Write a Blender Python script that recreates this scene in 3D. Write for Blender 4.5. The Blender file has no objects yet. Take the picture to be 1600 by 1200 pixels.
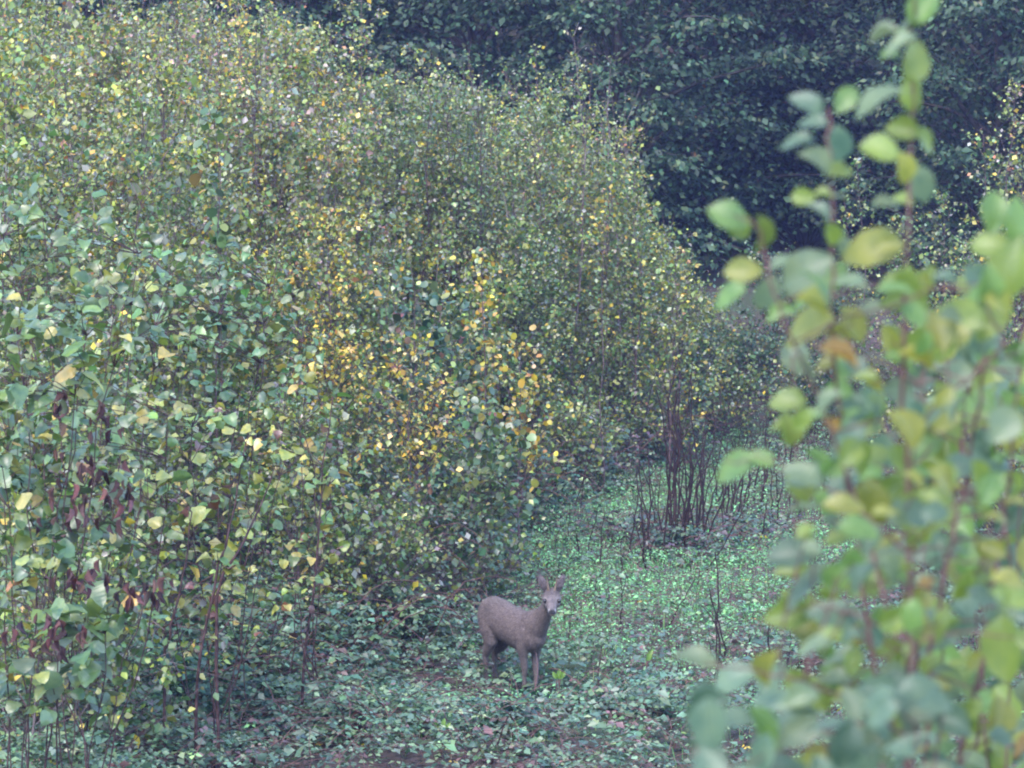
import bpy, math, random
import numpy as np
from mathutils import Vector, Matrix

random.seed(7)
rng = np.random.default_rng(11)
sc = bpy.context.scene
R = math.radians

# ------------------------------------------------------------------ camera
CAMZ, PITCH, FPX = 5.0, R(4.35), 4650.0          # FPX: focal length in pixels of a 1600 wide frame
cam_d = bpy.data.cameras.new('camera')
cam = bpy.data.objects.new('camera', cam_d)
sc.collection.objects.link(cam)
cam.location = (0, 0, CAMZ)
cam.rotation_euler = (math.pi / 2 - PITCH, 0, 0)
cam_d.sensor_width = 36.0
cam_d.lens = 36.0 * FPX / 1600.0
cam_d.clip_start = 0.1
cam_d.clip_end = 600
cam_d.dof.use_dof = True
cam_d.dof.focus_distance = 27.8
cam_d.dof.aperture_fstop = 6.0
sc.camera = cam

# ------------------------------------------------------------------ sky, sun, exposure
SUN_EL, SUN_AZ = R(52), R(205)                    # azimuth measured clockwise from +Y
world = bpy.data.worlds.new('World')
sc.world = world
world.use_nodes = True
wn = world.node_tree
wn.nodes.clear()
sky = wn.nodes.new('ShaderNodeTexSky')
sky.sky_type = 'NISHITA'
sky.sun_disc = False
sky.sun_elevation = SUN_EL
sky.sun_rotation = SUN_AZ
sky.air_density = 1.0
sky.dust_density = 0.6
sky.ozone_density = 2.5
bg = wn.nodes.new('ShaderNodeBackground')
bg.inputs['Strength'].default_value = 0.15
wo = wn.nodes.new('ShaderNodeOutputWorld')
wn.links.new(sky.outputs[0], bg.inputs[0])
wn.links.new(bg.outputs[0], wo.inputs[0])

sun_d = bpy.data.lights.new('sun', 'SUN')
sun_d.energy = 1.2
sun_d.angle = R(40)
sun_d.color = (1.0, 0.90, 0.86)
sun = bpy.data.objects.new('sun', sun_d)
sc.collection.objects.link(sun)
sdir = Vector((math.sin(SUN_AZ) * math.cos(SUN_EL), math.cos(SUN_AZ) * math.cos(SUN_EL), math.sin(SUN_EL)))
sun.rotation_euler = sdir.to_track_quat('Z', 'Y').to_euler()
sun.location = (0, 0, 40)

sc.view_settings.view_transform = 'Standard'
sc.view_settings.look = 'None'
sc.view_settings.gamma = 1.0
sc.view_settings.use_curve_mapping = False
sc.view_settings.exposure = 2.68
cy = sc.cycles
cy.max_bounces = 6
cy.diffuse_bounces = 2
cy.glossy_bounces = 2
cy.transmission_bounces = 4
cy.transparent_max_bounces = 4
cy.volume_bounces = 0
cy.use_denoising = True
cy.denoising_prefilter = 'ACCURATE'
cy.pixel_filter_type = 'BLACKMAN_HARRIS'
cy.filter_width = 2.0

# ------------------------------------------------------------------ helpers
C = sc.collection


def tag(o, label=None, cat=None, group=None, kind=None):
    if label: o['label'] = label
    if cat: o['category'] = cat
    if group: o['group'] = group
    if kind: o['kind'] = kind
    return o


def empty(name, loc=(0, 0, 0)):
    o = bpy.data.objects.new(name, None)
    o.location = loc
    o.empty_display_size = 0.2
    C.objects.link(o)
    return o


def link(name, me, mat=None, parent=None):
    o = bpy.data.objects.new(name, me)
    if mat is not None and len(me.materials) == 0:
        me.materials.append(mat)
    C.objects.link(o)
    if parent is not None:
        o.parent = parent
    return o


def np_mesh(name, V, F, col=None, smooth=False):
    """V (n,3), F (m,k) all faces with k corners, col (n,3) -> mesh"""
    me = bpy.data.meshes.new(name)
    V = np.asarray(V, np.float32)
    F = np.asarray(F, np.int32)
    m, k = F.shape
    me.vertices.add(len(V))
    me.vertices.foreach_set('co', V.ravel())
    me.loops.add(m * k)
    me.loops.foreach_set('vertex_index', F.ravel())
    me.polygons.add(m)
    me.polygons.foreach_set('loop_start', np.arange(m, dtype=np.int32) * k)
    if smooth:
        me.polygons.foreach_set('use_smooth', np.ones(m, bool))
    if col is not None:
        a = me.attributes.new('col', 'FLOAT_COLOR', 'POINT')
        c4 = np.ones((len(V), 4), np.float32)
        c4[:, :3] = col
        a.data.foreach_set('color', c4.ravel())
    me.update()
    me.validate()
    return me


def norm(a):
    return a / np.maximum(np.linalg.norm(a, axis=-1, keepdims=True), 1e-9)


# leaf shapes: x along the leaf, y across, z out of the blade
L_BIRCH_V = np.array([[0, 0, 0], [.28, .36, .05], [.62, .27, .03], [1, 0, -.10], [.62, -.27, .03], [.28, -.36, .05], [.5, 0, -.04]])
L_BIRCH_F = np.array([[0, 1, 6], [1, 2, 6], [2, 3, 6], [3, 4, 6], [4, 5, 6], [5, 0, 6]])
L_ROUND_V = np.array([[0, 0, 0], [.12, .36, .05], [.5, .47, .02], [.82, .30, -.05], [1, 0, -.15], [.82, -.30, -.05], [.5, -.47, .02], [.12, -.36, .05], [.5, 0, -.03]])
L_ROUND_F = np.array([[i, (i + 1) % 8, 8] for i in range(8)])
L_SLIM_V = np.array([[0, 0, 0], [.45, .22, .04], [1, 0, -.1], [.45, -.22, .04]])
L_SLIM_F = np.array([[0, 1, 2], [0, 2, 3]])
L_DIAM_V = L_SLIM_V * np.array([1, 1.9, 1.2])


def leaves_geo(P, D, N, S, col, tv=L_BIRCH_V, tf=L_BIRCH_F):
    """stack of leaves -> V, F, col"""
    n = len(P)
    D = norm(D)
    side = norm(np.cross(N, D))
    nn = np.cross(D, side)
    S = np.asarray(S).reshape(n, 1, 1)
    V = P[:, None, :] + S * (tv[None, :, 0:1] * D[:, None] + tv[None, :, 1:2] * side[:, None] + tv[None, :, 2:3] * nn[:, None])
    F = tf[None] + (np.arange(n) * len(tv))[:, None, None]
    c = np.repeat(col[:, None, :], len(tv), 1)
    return V.reshape(-1, 3), F.reshape(-1, tf.shape[1]), c.reshape(-1, 3)


def pick(pal, n, jit=.22):
    """pal: list of (weight, (r,g,b)) -> n colours with natural scatter"""
    w = np.array([p[0] for p in pal], float)
    c = np.array([p[1] for p in pal], float)
    i = rng.choice(len(pal), n, p=w / w.sum())
    out = c[i]
    out = out * np.exp(rng.normal(0, jit, (n, 1))) * np.exp(rng.normal(0, .09, (n, 3)))
    return np.clip(out, .004, .8)


class Tubes:
    """collects tapered tubes (stems, twigs) into one quad mesh"""

    def __init__(s):
        s.V, s.F, s.n = [], [], 0

    def add(s, pts, rad, k=5):
        pts = np.asarray(pts, float)
        rad = np.asarray(rad, float)
        m = len(pts)
        t = np.gradient(pts, axis=0)
        t = norm(t)
        ref = np.array([1., .13, .07]) if abs(t[0][0]) < .8 else np.array([.1, 1., .2])
        u = norm(np.cross(t, ref))
        v = np.cross(t, u)
        a = np.arange(k) * 2 * math.pi / k
        ring = pts[:, None] + rad[:, None, None] * (np.cos(a)[None, :, None] * u[:, None] + np.sin(a)[None, :, None] * v[:, None])
        s.V.append(ring.reshape(-1, 3))
        i = np.arange(m - 1)[:, None] * k
        j = np.arange(k)[None]
        f = np.stack([i + j, i + (j + 1) % k, i + k + (j + 1) % k, i + k + j], -1).reshape(-1, 4) + s.n
        s.F.append(f)
        # pointed end cap
        s.n += m * k
        return s

    def mesh(s, name, origin=(0, 0, 0)):
        return np_mesh(name, np.concatenate(s.V) - np.asarray(origin), np.concatenate(s.F), smooth=True)


def wob(a, b, n, amp, sag=0.0):
    """wobbly polyline from a to b"""
    a = np.asarray(a, float)
    b = np.asarray(b, float)
    t = np.linspace(0, 1, n)[:, None]
    p = a + (b - a) * t
    L = np.linalg.norm(b - a)
    w = np.cumsum(rng.normal(0, 1, (n, 3)), 0)
    w -= w[0] + (w[-1] - w[0]) * t
    p = p + w * amp * L / max(n, 2) ** .5
    p[:, 2] += sag * L * (4 * t[:, 0] * (1 - t[:, 0]))
    return p


# value noise for patchiness (world space)
_tab = rng.random((64, 64))


def vnoise(x, y, s=1.0, o=0):
    x = np.asarray(x, float) / s + 17.3 + o * 3.7
    y = np.asarray(y, float) / s + 9.1 + o * 5.3
    xi = np.floor(x).astype(int)
    yi = np.floor(y).astype(int)
    fx = x - xi
    fy = y - yi
    fx = fx * fx * (3 - 2 * fx)
    fy = fy * fy * (3 - 2 * fy)
    g = lambda i, j: _tab[i % 64, j % 64]
    return (g(xi, yi) * (1 - fx) + g(xi + 1, yi) * fx) * (1 - fy) + (g(xi, yi + 1) * (1 - fx) + g(xi + 1, yi + 1) * fx) * fy


def sstep(a, b, x):
    t = np.clip((np.asarray(x, float) - a) / (b - a), 0, 1)
    return t * t * (3 - 2 * t)


# ------------------------------------------------------------------ the lie of the land
EY = np.array([0, 14, 20, 24, 27.5, 32, 37, 42, 47, 50, 53, 57, 62])
EX = np.array([-3.0, -3.0, -2.7, -2.3, -1.95, -1.15, -.5, .25, 1.5, 3.0, 4.8, 8.0, 14.0])


def edge_x(y):                                    # the thicket's edge along the clearing
    return np.interp(y, EY, EX)


def ground_z(x, y):
    x = np.asarray(x, float)
    y = np.asarray(y, float)
    s = edge_x(y) - x
    z = sstep(-.5, 9, s) * 2.3                     # bank under the thicket
    z = z * sstep(4, 20, y)
    z = z + sstep(5.2, 10, x - (y - 40) * .05) * .8 * sstep(20, 34, y)
    z = z + 3.35 * (1 - sstep(1.5, 17.5, y))       # the bank the camera stands on
    z = z + sstep(66, 104, y) * 30                 # steep rise added behind the forest to block bright sky
    z = z + (vnoise(x, y, 2.3) - .5) * .22 + (vnoise(x, y, .8, 1) - .5) * .10
    return z


CP, SP = math.cos(PITCH), math.sin(PITCH)


def ray(px, py):
    u, v = (px - 800) / FPX, (600 - py) / FPX
    return np.array([u, CP + v * SP, -SP + v * CP])


def at(px, py, Y):
    d = ray(px, py)
    return np.array([0, 0, CAMZ]) + d * (Y / d[1])


def ground_at(px, py):
    d = ray(px, py)
    t = 12.0
    while t < 90:
        p = np.array([0, 0, CAMZ]) + d * t
        if p[2] <= ground_z(p[0], p[1]):
            return p
        t += .04
    return p


def col_x(px, Y):
    return (px - 800) / FPX * Y * 1.0


# ------------------------------------------------------------------ materials
def new_mat(name):
    m = bpy.data.materials.new(name)
    m.use_nodes = True
    nt = m.node_tree
    nt.nodes.clear()
    return m, nt


def leaf_mat(name, source='attr', rough=.42, trans=.35, spec=.5, blotch=0.0):
    m, nt = new_mat(name)
    N, Lk = nt.nodes, nt.links
    out = N.new('ShaderNodeOutputMaterial')
    p = N.new('ShaderNodeBsdfPrincipled')
    tr = N.new('ShaderNodeBsdfTranslucent')
    mix = N.new('ShaderNodeMixShader')
    mix.inputs[0].default_value = trans
    if source == 'attr':
        a = N.new('ShaderNodeAttribute')
        a.attribute_name = 'col'
        c = a.outputs['Color']
    else:
        a = N.new('ShaderNodeObjectInfo')
        c = a.outputs['Color']
    if blotch > 0:
        tc = N.new('ShaderNodeTexCoord')
        no = N.new('ShaderNodeTexNoise')
        no.inputs['Scale'].default_value = 3.0
        no.inputs['Detail'].default_value = 3.0
        Lk.new(tc.outputs['Object'], no.inputs['Vector'])
        oi = N.new('ShaderNodeObjectInfo')
        no.noise_dimensions = '4D'
        mu = N.new('ShaderNodeMath')
        mu.operation = 'MULTIPLY'
        mu.inputs[1].default_value = 40
        Lk.new(oi.outputs['Random'], mu.inputs[0])
        Lk.new(mu.outputs[0], no.inputs['W'])
        rp = N.new('ShaderNodeValToRGB')
        rp.color_ramp.elements[0].position = .36
        rp.color_ramp.elements[1].position = .66
        rp.color_ramp.elements[0].color = (.62, .70, .62, 1)
        rp.color_ramp.elements[1].color = (1.22, 1.1, .8, 1)
        Lk.new(no.outputs['Fac'], rp.inputs[0])
        mm = N.new('ShaderNodeMix')
        mm.data_type = 'RGBA'
        mm.blend_type = 'MULTIPLY'
        mm.inputs[0].default_value = blotch
        Lk.new(c, mm.inputs[6])
        Lk.new(rp.outputs[0], mm.inputs[7])
        c = mm.outputs[2]
        # side veins as fine relief
        wv = N.new('ShaderNodeTexWave')
        wv.inputs['Scale'].default_value = 2.6
        wv.inputs['Distortion'].default_value = 1.2
        Lk.new(tc.outputs['Object'], wv.inputs['Vector'])
        bp = N.new('ShaderNodeBump')
        bp.inputs['Strength'].default_value = .08
        bp.inputs['Distance'].default_value = .02
        Lk.new(wv.outputs['Fac'], bp.inputs['Height'])
        Lk.new(bp.outputs[0], p.inputs['Normal'])
    Lk.new(c, p.inputs['Base Color'])
    p.inputs['Roughness'].default_value = rough
    p.inputs['Specular IOR Level'].default_value = spec
    hs = N.new('ShaderNodeHueSaturation')
    hs.inputs['Hue'].default_value = .49
    hs.inputs['Saturation'].default_value = 1.15
    hs.inputs['Value'].default_value = 1.35
    Lk.new(c, hs.inputs['Color'])
    Lk.new(hs.outputs[0], tr.inputs['Color'])
    Lk.new(p.outputs[0], mix.inputs[1])
    Lk.new(tr.outputs[0], mix.inputs[2])
    Lk.new(mix.outputs[0], out.inputs['Surface'])
    return m


def bark_mat(name, c0, c1, scale=18, rough=.85):
    m, nt = new_mat(name)
    N, Lk = nt.nodes, nt.links
    out = N.new('ShaderNodeOutputMaterial')
    p = N.new('ShaderNodeBsdfPrincipled')
    tc = N.new('ShaderNodeTexCoord')
    no = N.new('ShaderNodeTexNoise')
    no.inputs['Scale'].default_value = scale
    no.inputs['Detail'].default_value = 5
    rp = N.new('ShaderNodeValToRGB')
    rp.color_ramp.elements[0].position = .35
    rp.color_ramp.elements[1].position = .68
    rp.color_ramp.elements[0].color = (*c0, 1)
    rp.color_ramp.elements[1].color = (*c1, 1)
    bp = N.new('ShaderNodeBump')
    bp.inputs['Strength'].default_value = .5
    bp.inputs['Distance'].default_value = .01
    Lk.new(tc.outputs['Object'], no.inputs['Vector'])
    Lk.new(no.outputs['Fac'], rp.inputs[0])
    Lk.new(rp.outputs[0], p.inputs['Base Color'])
    Lk.new(no.outputs['Fac'], bp.inputs['Height'])
    Lk.new(bp.outputs[0], p.inputs['Normal'])
    p.inputs['Roughness'].default_value = rough
    p.inputs['Specular IOR Level'].default_value = .25
    Lk.new(p.outputs[0], out.inputs['Surface'])
    return m


M_LEAF = leaf_mat('thicket_leaf', rough=.34, trans=.26, spec=.65)
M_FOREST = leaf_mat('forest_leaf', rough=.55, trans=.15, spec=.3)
M_BRAMBLE = leaf_mat('bramble_leaf', rough=.40, trans=.22, spec=.6)
M_HERB = leaf_mat('herb_leaf', rough=.5, trans=.35)
M_OLEAF = leaf_mat('hazel_leaf', 'obj', rough=.36, trans=.22, spec=.7, blotch=.8)
M_FLEAF = leaf_mat('shrub_leaf', 'obj', rough=.40, trans=.46, spec=.45, blotch=.5)
M_DRY = leaf_mat('withered_leaf', 'obj', rough=.8, trans=.12, spec=.2, blotch=.6)
M_TWIG = bark_mat('twig_bark', (.04, .026, .030), (.13, .088, .088))
M_BIRCH = bark_mat('birch_bark', (.06, .04, .04), (.20, .15, .14), 9)
M_DEAD = bark_mat('dead_stem_bark', (.009, .005, .005), (.036, .019, .018))
M_REDTWIG = bark_mat('red_twig_bark', (.055, .028, .028), (.15, .080, .070))
M_HSTEM = bark_mat('hazel_stem_bark', (.022, .012, .013), (.085, .045, .042))
M_TRUNK = bark_mat('forest_bark', (.02, .016, .014), (.06, .05, .045), 5)
M_STRAW = bark_mat('dry_straw', (.20, .14, .10), (.36, .28, .2))


def ground_mat():
    m, nt = new_mat('forest_soil')
    N, Lk = nt.nodes, nt.links
    out = N.new('ShaderNodeOutputMaterial')
    p = N.new('ShaderNodeBsdfPrincipled')
    tc = N.new('ShaderNodeTexCoord')
    n1 = N.new('ShaderNodeTexNoise')
    n1.inputs['Scale'].default_value = 14
    n1.inputs['Detail'].default_value = 8
    n2 = N.new('ShaderNodeTexNoise')
    n2.inputs['Scale'].default_value = .6
    rp = N.new('ShaderNodeValToRGB')
    e = rp.color_ramp.elements
    e[0].position, e[1].position = .3, .72
    e[0].color, e[1].color = (.016, .011, .010, 1), (.080, .052, .045, 1)
    x = e.new(.5)
    x.color = (.045, .031, .024, 1)
    rp2 = N.new('ShaderNodeValToRGB')
    rp2.color_ramp.elements[0].position = .45
    rp2.color_ramp.elements[1].position = .6
    mx = N.new('ShaderNodeMix')
    mx.data_type = 'RGBA'
    mx.inputs[7].default_value = (.03, .045, .018, 1)
    bp = N.new('ShaderNodeBump')
    bp.inputs['Strength'].default_value = .9
    bp.inputs['Distance'].default_value = .05
    Lk.new(tc.outputs['Object'], n1.inputs['Vector'])
    Lk.new(tc.outputs['Object'], n2.inputs['Vector'])
    Lk.new(n1.outputs['Fac'], rp.inputs[0])
    Lk.new(n2.outputs['Fac'], rp2.inputs[0])
    Lk.new(rp2.outputs[0], mx.inputs[0])
    Lk.new(rp.outputs[0], mx.inputs[6])
    Lk.new(mx.outputs[2], p.inputs['Base Color'])
    Lk.new(n1.outputs['Fac'], bp.inputs['Height'])
    Lk.new(bp.outputs[0], p.inputs['Normal'])
    p.inputs['Roughness'].default_value = .95
    Lk.new(p.outputs[0], out.inputs['Surface'])
    return m


# ------------------------------------------------------------------ ground sheet
gx = np.unique(np.concatenate([np.linspace(-70, -14, 24), np.arange(-14, 16, .3), np.linspace(16, 70, 24)]))
gy = np.unique(np.concatenate([np.linspace(-30, 12, 22), np.arange(12, 60, .3), np.linspace(60, 112, 36)]))
GX, GY = np.meshgrid(gx, gy)
GV = np.stack([GX, GY, ground_z(GX, GY)], -1).reshape(-1, 3)
nx, ny = len(gx), len(gy)
ii, jj = np.meshgrid(np.arange(nx - 1), np.arange(ny - 1))
b0 = (jj * nx + ii).ravel()
ground = link('ground', np_mesh('ground', GV, np.stack([b0, b0 + 1, b0 + nx + 1, b0 + nx], -1), smooth=True), ground_mat())
tag(ground, 'dark soil of the clearing, its banks and the rise added to block the sky', 'ground', kind='structure')

# ------------------------------------------------------------------ palettes (real leaf colours, linear)
GREEN = (.075, .132, .040)
OLIVE = (.145, .160, .044)
YGREEN = (.205, .235, .042)
YELLOW = (.42, .31, .042)
GOLD = (.38, .235, .055)
ORANGE = (.30, .135, .05)
RUST = (.17, .075, .05)
GREY = (.17, .17, .13)
PINK = (.27, .19, .16)
P_BIRCH = [(3.6, GREEN), (5, OLIVE), (4, YGREEN), (1.1, YELLOW), (.16, ORANGE), (1.3, GREY), (.2, PINK)]
P_BIRCH_GREEN = [(6, GREEN), (4, OLIVE), (2, YGREEN), (.4, YELLOW), (1.5, GREY)]
P_BIRCH_WARM = [(1, GREEN), (5, OLIVE), (3, YGREEN), (.9, YELLOW), (.40, ORANGE), (.2, RUST), (2, GREY), (.45, PINK), (1.5, GREEN)]
P_YELLOW = [(1.8, OLIVE), (3, YGREEN), (5, YELLOW), (1.2, GOLD), (.15, ORANGE), (2.5, GREEN)]
P_GOLD = [(1.5, YGREEN), (4, YELLOW), (3, GOLD), (.35, ORANGE), (1.5, GREEN)]
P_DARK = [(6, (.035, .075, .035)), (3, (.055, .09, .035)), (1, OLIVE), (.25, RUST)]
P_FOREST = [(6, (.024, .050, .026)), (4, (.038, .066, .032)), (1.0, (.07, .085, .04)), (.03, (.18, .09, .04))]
P_HAZEL = [(6, (.070, .118, .042)), (4, (.10, .15, .042)), (2, (.17, .19, .045)), (.5, (.27, .23, .06)), (.08, (.22, .10, .05)), (3, (.075, .115, .06))]
P_HAZEL_Y = [(3, (.10, .16, .05)), (5, (.18, .21, .05)), (2, (.26, .24, .06)), (.7, (.33, .25, .07)), (.22, (.24, .10, .05)), (.5, (.13, .07, .06)), (2, (.08, .12, .06))]
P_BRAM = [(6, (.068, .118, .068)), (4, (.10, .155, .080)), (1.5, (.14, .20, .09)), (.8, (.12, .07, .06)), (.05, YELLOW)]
P_HERB = [(5, (.15, .35, .14)), (3, (.19, .42, .17)), (1, (.10, .19, .10))]


# ------------------------------------------------------------------ plants
def sapling_geo(base, H, spread, nbr, nlf, pal, lean=(0, 0), stems=1, leaf=.055, tb=L_DIAM_V, tf=L_SLIM_F, low=.12, r0=.02, bare_top=0.0, up=1.0, tip=.3):
    base = np.asarray(base, float)
    T = Tubes()
    Ps, Ds = [], []
    per = max(3, int(nlf / (nbr * stems)))
    for s in range(stems):
        az = rng.random() * 6.28
        h = H * (1 if s == 0 else rng.uniform(.6, .95))
        sp = spread * (.15 if s == 0 else .55)
        top = base + np.array([lean[0] * h + math.cos(az) * sp, lean[1] * h + math.sin(az) * sp, h])
        pts = wob(base - np.array([0, 0, .1]), top, 9, .035)
        rr = np.linspace(r0, .003, 9)
        T.add(pts, rr, 5)
        ga = rng.random() * 6.28
        for b in range(nbr):
            t = low + (1 - low) * ((b + rng.random()) / nbr)
            t = min(t, .985)
            q = t * 8
            i = int(q)
            p0 = pts[i] + (pts[min(i + 1, 8)] - pts[i]) * (q - i)
            ga += 2.4 + rng.normal(0, .4)
            L = (spread * (1 - t) ** .75 + .16 * spread + .12) * rng.uniform(.6, 1.25)
            el = rng.uniform(.35, 1.0) * up
            d = np.array([math.cos(ga) * math.cos(el), math.sin(ga) * math.cos(el), math.sin(el)])
            p1 = p0 + d * L
            bp = wob(p0, p1, 5, .10, .04)
            T.add(bp[::2], np.linspace(max(.0035, r0 * .35 * (1 - t) + .002), .0018, 3), 3)
            n = per if t < 1 - bare_top else max(1, per // 6)
            ns = (3 if base[1] > 38 else 5) if n > 12 else 2
            nk = max(1, int(round(n / ns)))
            for q in range(ns):                         # side twigs that carry the leaves
                u = (.25 + .75 * (q + rng.random()) / ns) * 4
                k = min(int(u), 3)
                s0 = bp[k] + (bp[k + 1] - bp[k]) * (u - k)
                sd = d * .6 + rng.normal(0, .6, 3) + np.array([0, 0, .15])
                sl = L * rng.uniform(.25, .5) + .06
                sp_ = wob(s0, s0 + norm(sd) * sl, 3, .10)
                T.add(sp_[::2], np.array([.0028, .0014]), 3)
                v = rng.uniform(.1, 1.05, nk)[:, None]
                off = rng.normal(0, .026 + .012 * L, (nk, 3))
                Ps.append(sp_[0] + (sp_[2] - sp_[0]) * v + off)
                Ds.append(norm(sd)[None] * .4 + norm(off) * .9 + rng.normal(0, .35, (nk, 3)) + np.array([0, 0, -.30]))
        # bare wispy shoots that stick out of the crown
        for q in range(int(3 + 2 * H)):
            t = rng.uniform(.55, 1.0) * 8
            i = min(int(t), 7)
            p0 = pts[i] + (pts[i + 1] - pts[i]) * (t - i)
            a_ = rng.random() * 6.28
            e = p0 + np.array([math.cos(a_) * rng.uniform(.1, .5) * spread, math.sin(a_) * .4 * spread, tip * rng.uniform(.5, 1.2)])
            bp = wob(p0, e, 5, .07)
            T.add(bp, np.linspace(.006, .002, 5), 3)
            n = int(rng.integers(4, 14))
            u = rng.uniform(.2, 1, n) * 4
            k = np.minimum(u.astype(int), 3)
            off = rng.normal(0, .03, (n, 3))
            Ps.append(bp[k] + (bp[k + 1] - bp[k]) * (u - k)[:, None] + off)
            Ds.append(norm(off) + rng.normal(0, .3, (n, 3)))
        # leaves on the leader
        n = max(3, int(per * .7))
        u = rng.uniform(.55, 1.0 if bare_top == 0 else .8, n) * 8
        k = np.minimum(u.astype(int), 7)
        lp = pts[k] + (pts[k + 1] - pts[k]) * (u - k)[:, None]
        off = rng.normal(0, .05, (n, 3))
        Ps.append(lp + off)
        Ds.append(norm(off) + rng.normal(0, .4, (n, 3)))
    P = np.concatenate(Ps)
    D = np.concatenate(Ds)
    n = len(P)
    Nn = rng.normal(0, .62, (n, 3)) + np.array([0, -.12, .75])
    S = leaf * np.exp(rng.normal(0, .28, n))
    V, F, c = leaves_geo(P, D, Nn, S, pick(pal, n), tb, tf)
    return T, V, F, c


def sapling(name, label, cat, group, base, *a, twig=M_TWIG, leafmat=M_LEAF, **k):
    T, V, F, c = sapling_geo(base, *a, **k)
    root = empty(name, tuple(base))
    link('trunk', T.mesh('trunk', base), twig, root)
    link('crown', np_mesh('crown', V - np.asarray(base), F, c, True), leafmat, root)
    tag(root, label, cat, group)
    return root


ORD = ['first', 'second', 'third', 'fourth', 'fifth', 'sixth', 'seventh', 'eighth', 'ninth', 'tenth', 'eleventh', 'twelfth', 'thirteenth', 'fourteenth', 'fifteenth', 'sixteenth', 'seventeenth', 'eighteenth', 'nineteenth', 'twentieth']
ORD += ['twenty-' + q for q in ORD[:9]] + ['thirtieth'] + ['thirty-' + q for q in ORD[:9]] + ['fortieth'] + ['forty-' + q for q in ORD[:9]] + ['fiftieth'] + ['fifty-' + q for q in ORD[:9]]


def number_off(objs, text):
    """single out look-alikes by their order from the left, as the picture shows them"""
    objs.sort(key=lambda o: o.location.x / o.location.y)
    for i, o in enumerate(objs):
        o['label'] = text.replace('#', ORD[i])


# skyline of the thicket in the photograph (column, row) -> how high the trees stand
SKX = [-200, 0, 100, 200, 330, 400, 480, 545, 590, 650, 760, 900, 960, 1010, 1060, 1110, 1150, 1250, 1400]
SKY = [-60, -40, 50, 45, 30, 15, 25, 15, 110, 165, 175, 160, 205, 270, 310, 390, 470, 560, 600]


def top_limit(x, y):
    px = 800 + x / y * FPX
    py = max(np.interp(px, SKX, SKY), np.interp(px + 75, SKX, SKY) if px > 480 else -99)
    return at(px, py, y)[2] - float(ground_z(x, y))


# --- thicket: birches and alder saplings packed on the bank
pts = []
tries = 0
while len(pts) < 112 and tries < 14000:
    tries += 1
    y = rng.uniform(27, 57)
    x = rng.uniform(-.185 * y - .6, edge_x(y) - .45)
    if all((x - a) ** 2 + (y - b) ** 2 > .85 ** 2 for a, b in pts):
        pts.append((x, y))
zones = {}
skyl = []
for q in list(range(-10, 1130, 34)) + list(range(585, 790, 21)) + list(range(800, 1000, 40)):
    y = rng.uniform(44, 55) if q > 500 else rng.uniform(42, 52)
    x = col_x(q + rng.uniform(-12, 12), y)
    if x < edge_x(y) - .3:
        pts.append((x, y))
        skyl.append((x, y))
for k in range(9):
    y = rng.uniform(21.5, 28)
    pts.append((rng.uniform(-.18 * y, min(edge_x(y) - .5, -.07 * y)), y))
for x, y in pts:
    s = float(edge_x(y) - x)
    px = 800 + x / y * FPX
    lim = float(top_limit(x, y))
    H = min(1.7 + .62 * s + .035 * (y - 27) + rng.uniform(-.5, 1.0), lim * rng.uniform(.80, 1.02), 7.6)
    if 430 < px < 890 and y < 38:
        H = min(H, at(px, 610 + 90 * rng.random(), y)[2] - float(ground_z(x, y)))
    H = max(H, .8)
    if (x, y) in skyl:
        H = min(lim - (rng.uniform(-.45, .7) if not 560 < px < 800 else rng.uniform(-.35, .15)), 8.2)
    base = np.array([x, y, float(ground_z(x, y))])
    g = vnoise(x, y, 3.0, 5)
    if y < 28.2 and px < 520:
        H = rng.uniform(1.7, 2.9)
        pal, lab = P_BIRCH_GREEN, 'small green sapling among the hazel bushes at the left'
        grp = 'small saplings among the left hazels'
    elif px < 560 and y > 38:
        pal, lab = P_BIRCH_WARM, 'slender birch sapling with thin yellow-green and rusty leaves in the thicket at upper left'
        grp = 'birch saplings in the upper left of the thicket'
    elif s < 1.6:
        pal, lab = P_BIRCH_GREEN, 'low green sapling along the edge of the thicket facing the clearing'
        grp = 'saplings along the thicket edge'
    elif px > 850:
        pal, lab = (P_BIRCH if g > .45 else P_BIRCH_GREEN), 'fine-leaved yellowish-green sapling in the right half of the thicket below the dark forest'
        grp = 'saplings in the right half of the thicket'
    else:
        pal, lab = (P_BIRCH if g > .4 else P_BIRCH_GREEN), 'fine-leaved yellowish-green sapling in the middle of the thicket'
        grp = 'saplings in the middle of the thicket'
    row_ = 'front-row' if y < 38 else ('middle-row' if y < 47.5 else 'back-row')
    zones.setdefault((grp, row_), []).append(sapling('birch_sapling', lab, 'sapling', grp, base, H, .70 + .12 * H, int(16 + 6 * H), int(850 + 590 * H), pal,
            lean=(rng.normal(0.02, .05), rng.normal(0, .04)), stems=1 + int(rng.random() < .5), leaf=.049 + .017 * rng.random(), tb=L_DIAM_V if y > 25.5 else L_BIRCH_V, tf=L_SLIM_F if y > 25.5 else L_BIRCH_F,
            low=.05, r0=.009 + .0022 * H, tip=rng.uniform(.4, 1.5), twig=M_BIRCH if rng.random() < .5 else M_TWIG))


for (g, r_), obs in zones.items():
    word = {'birch saplings in the upper left of the thicket': '# rusty birches in the upper left thicket', 'saplings along the thicket edge': '# low green saplings at the thicket edge',
            'saplings in the right half of the thicket': '# yellowish saplings in the right thicket', 'saplings in the middle of the thicket': '# olive saplings in the middle thicket',
            'small saplings among the left hazels': 'small # saplings among the left hazels'}[g].replace('#', r_)
    number_off(obs, '# from left of the ' + word)


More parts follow.
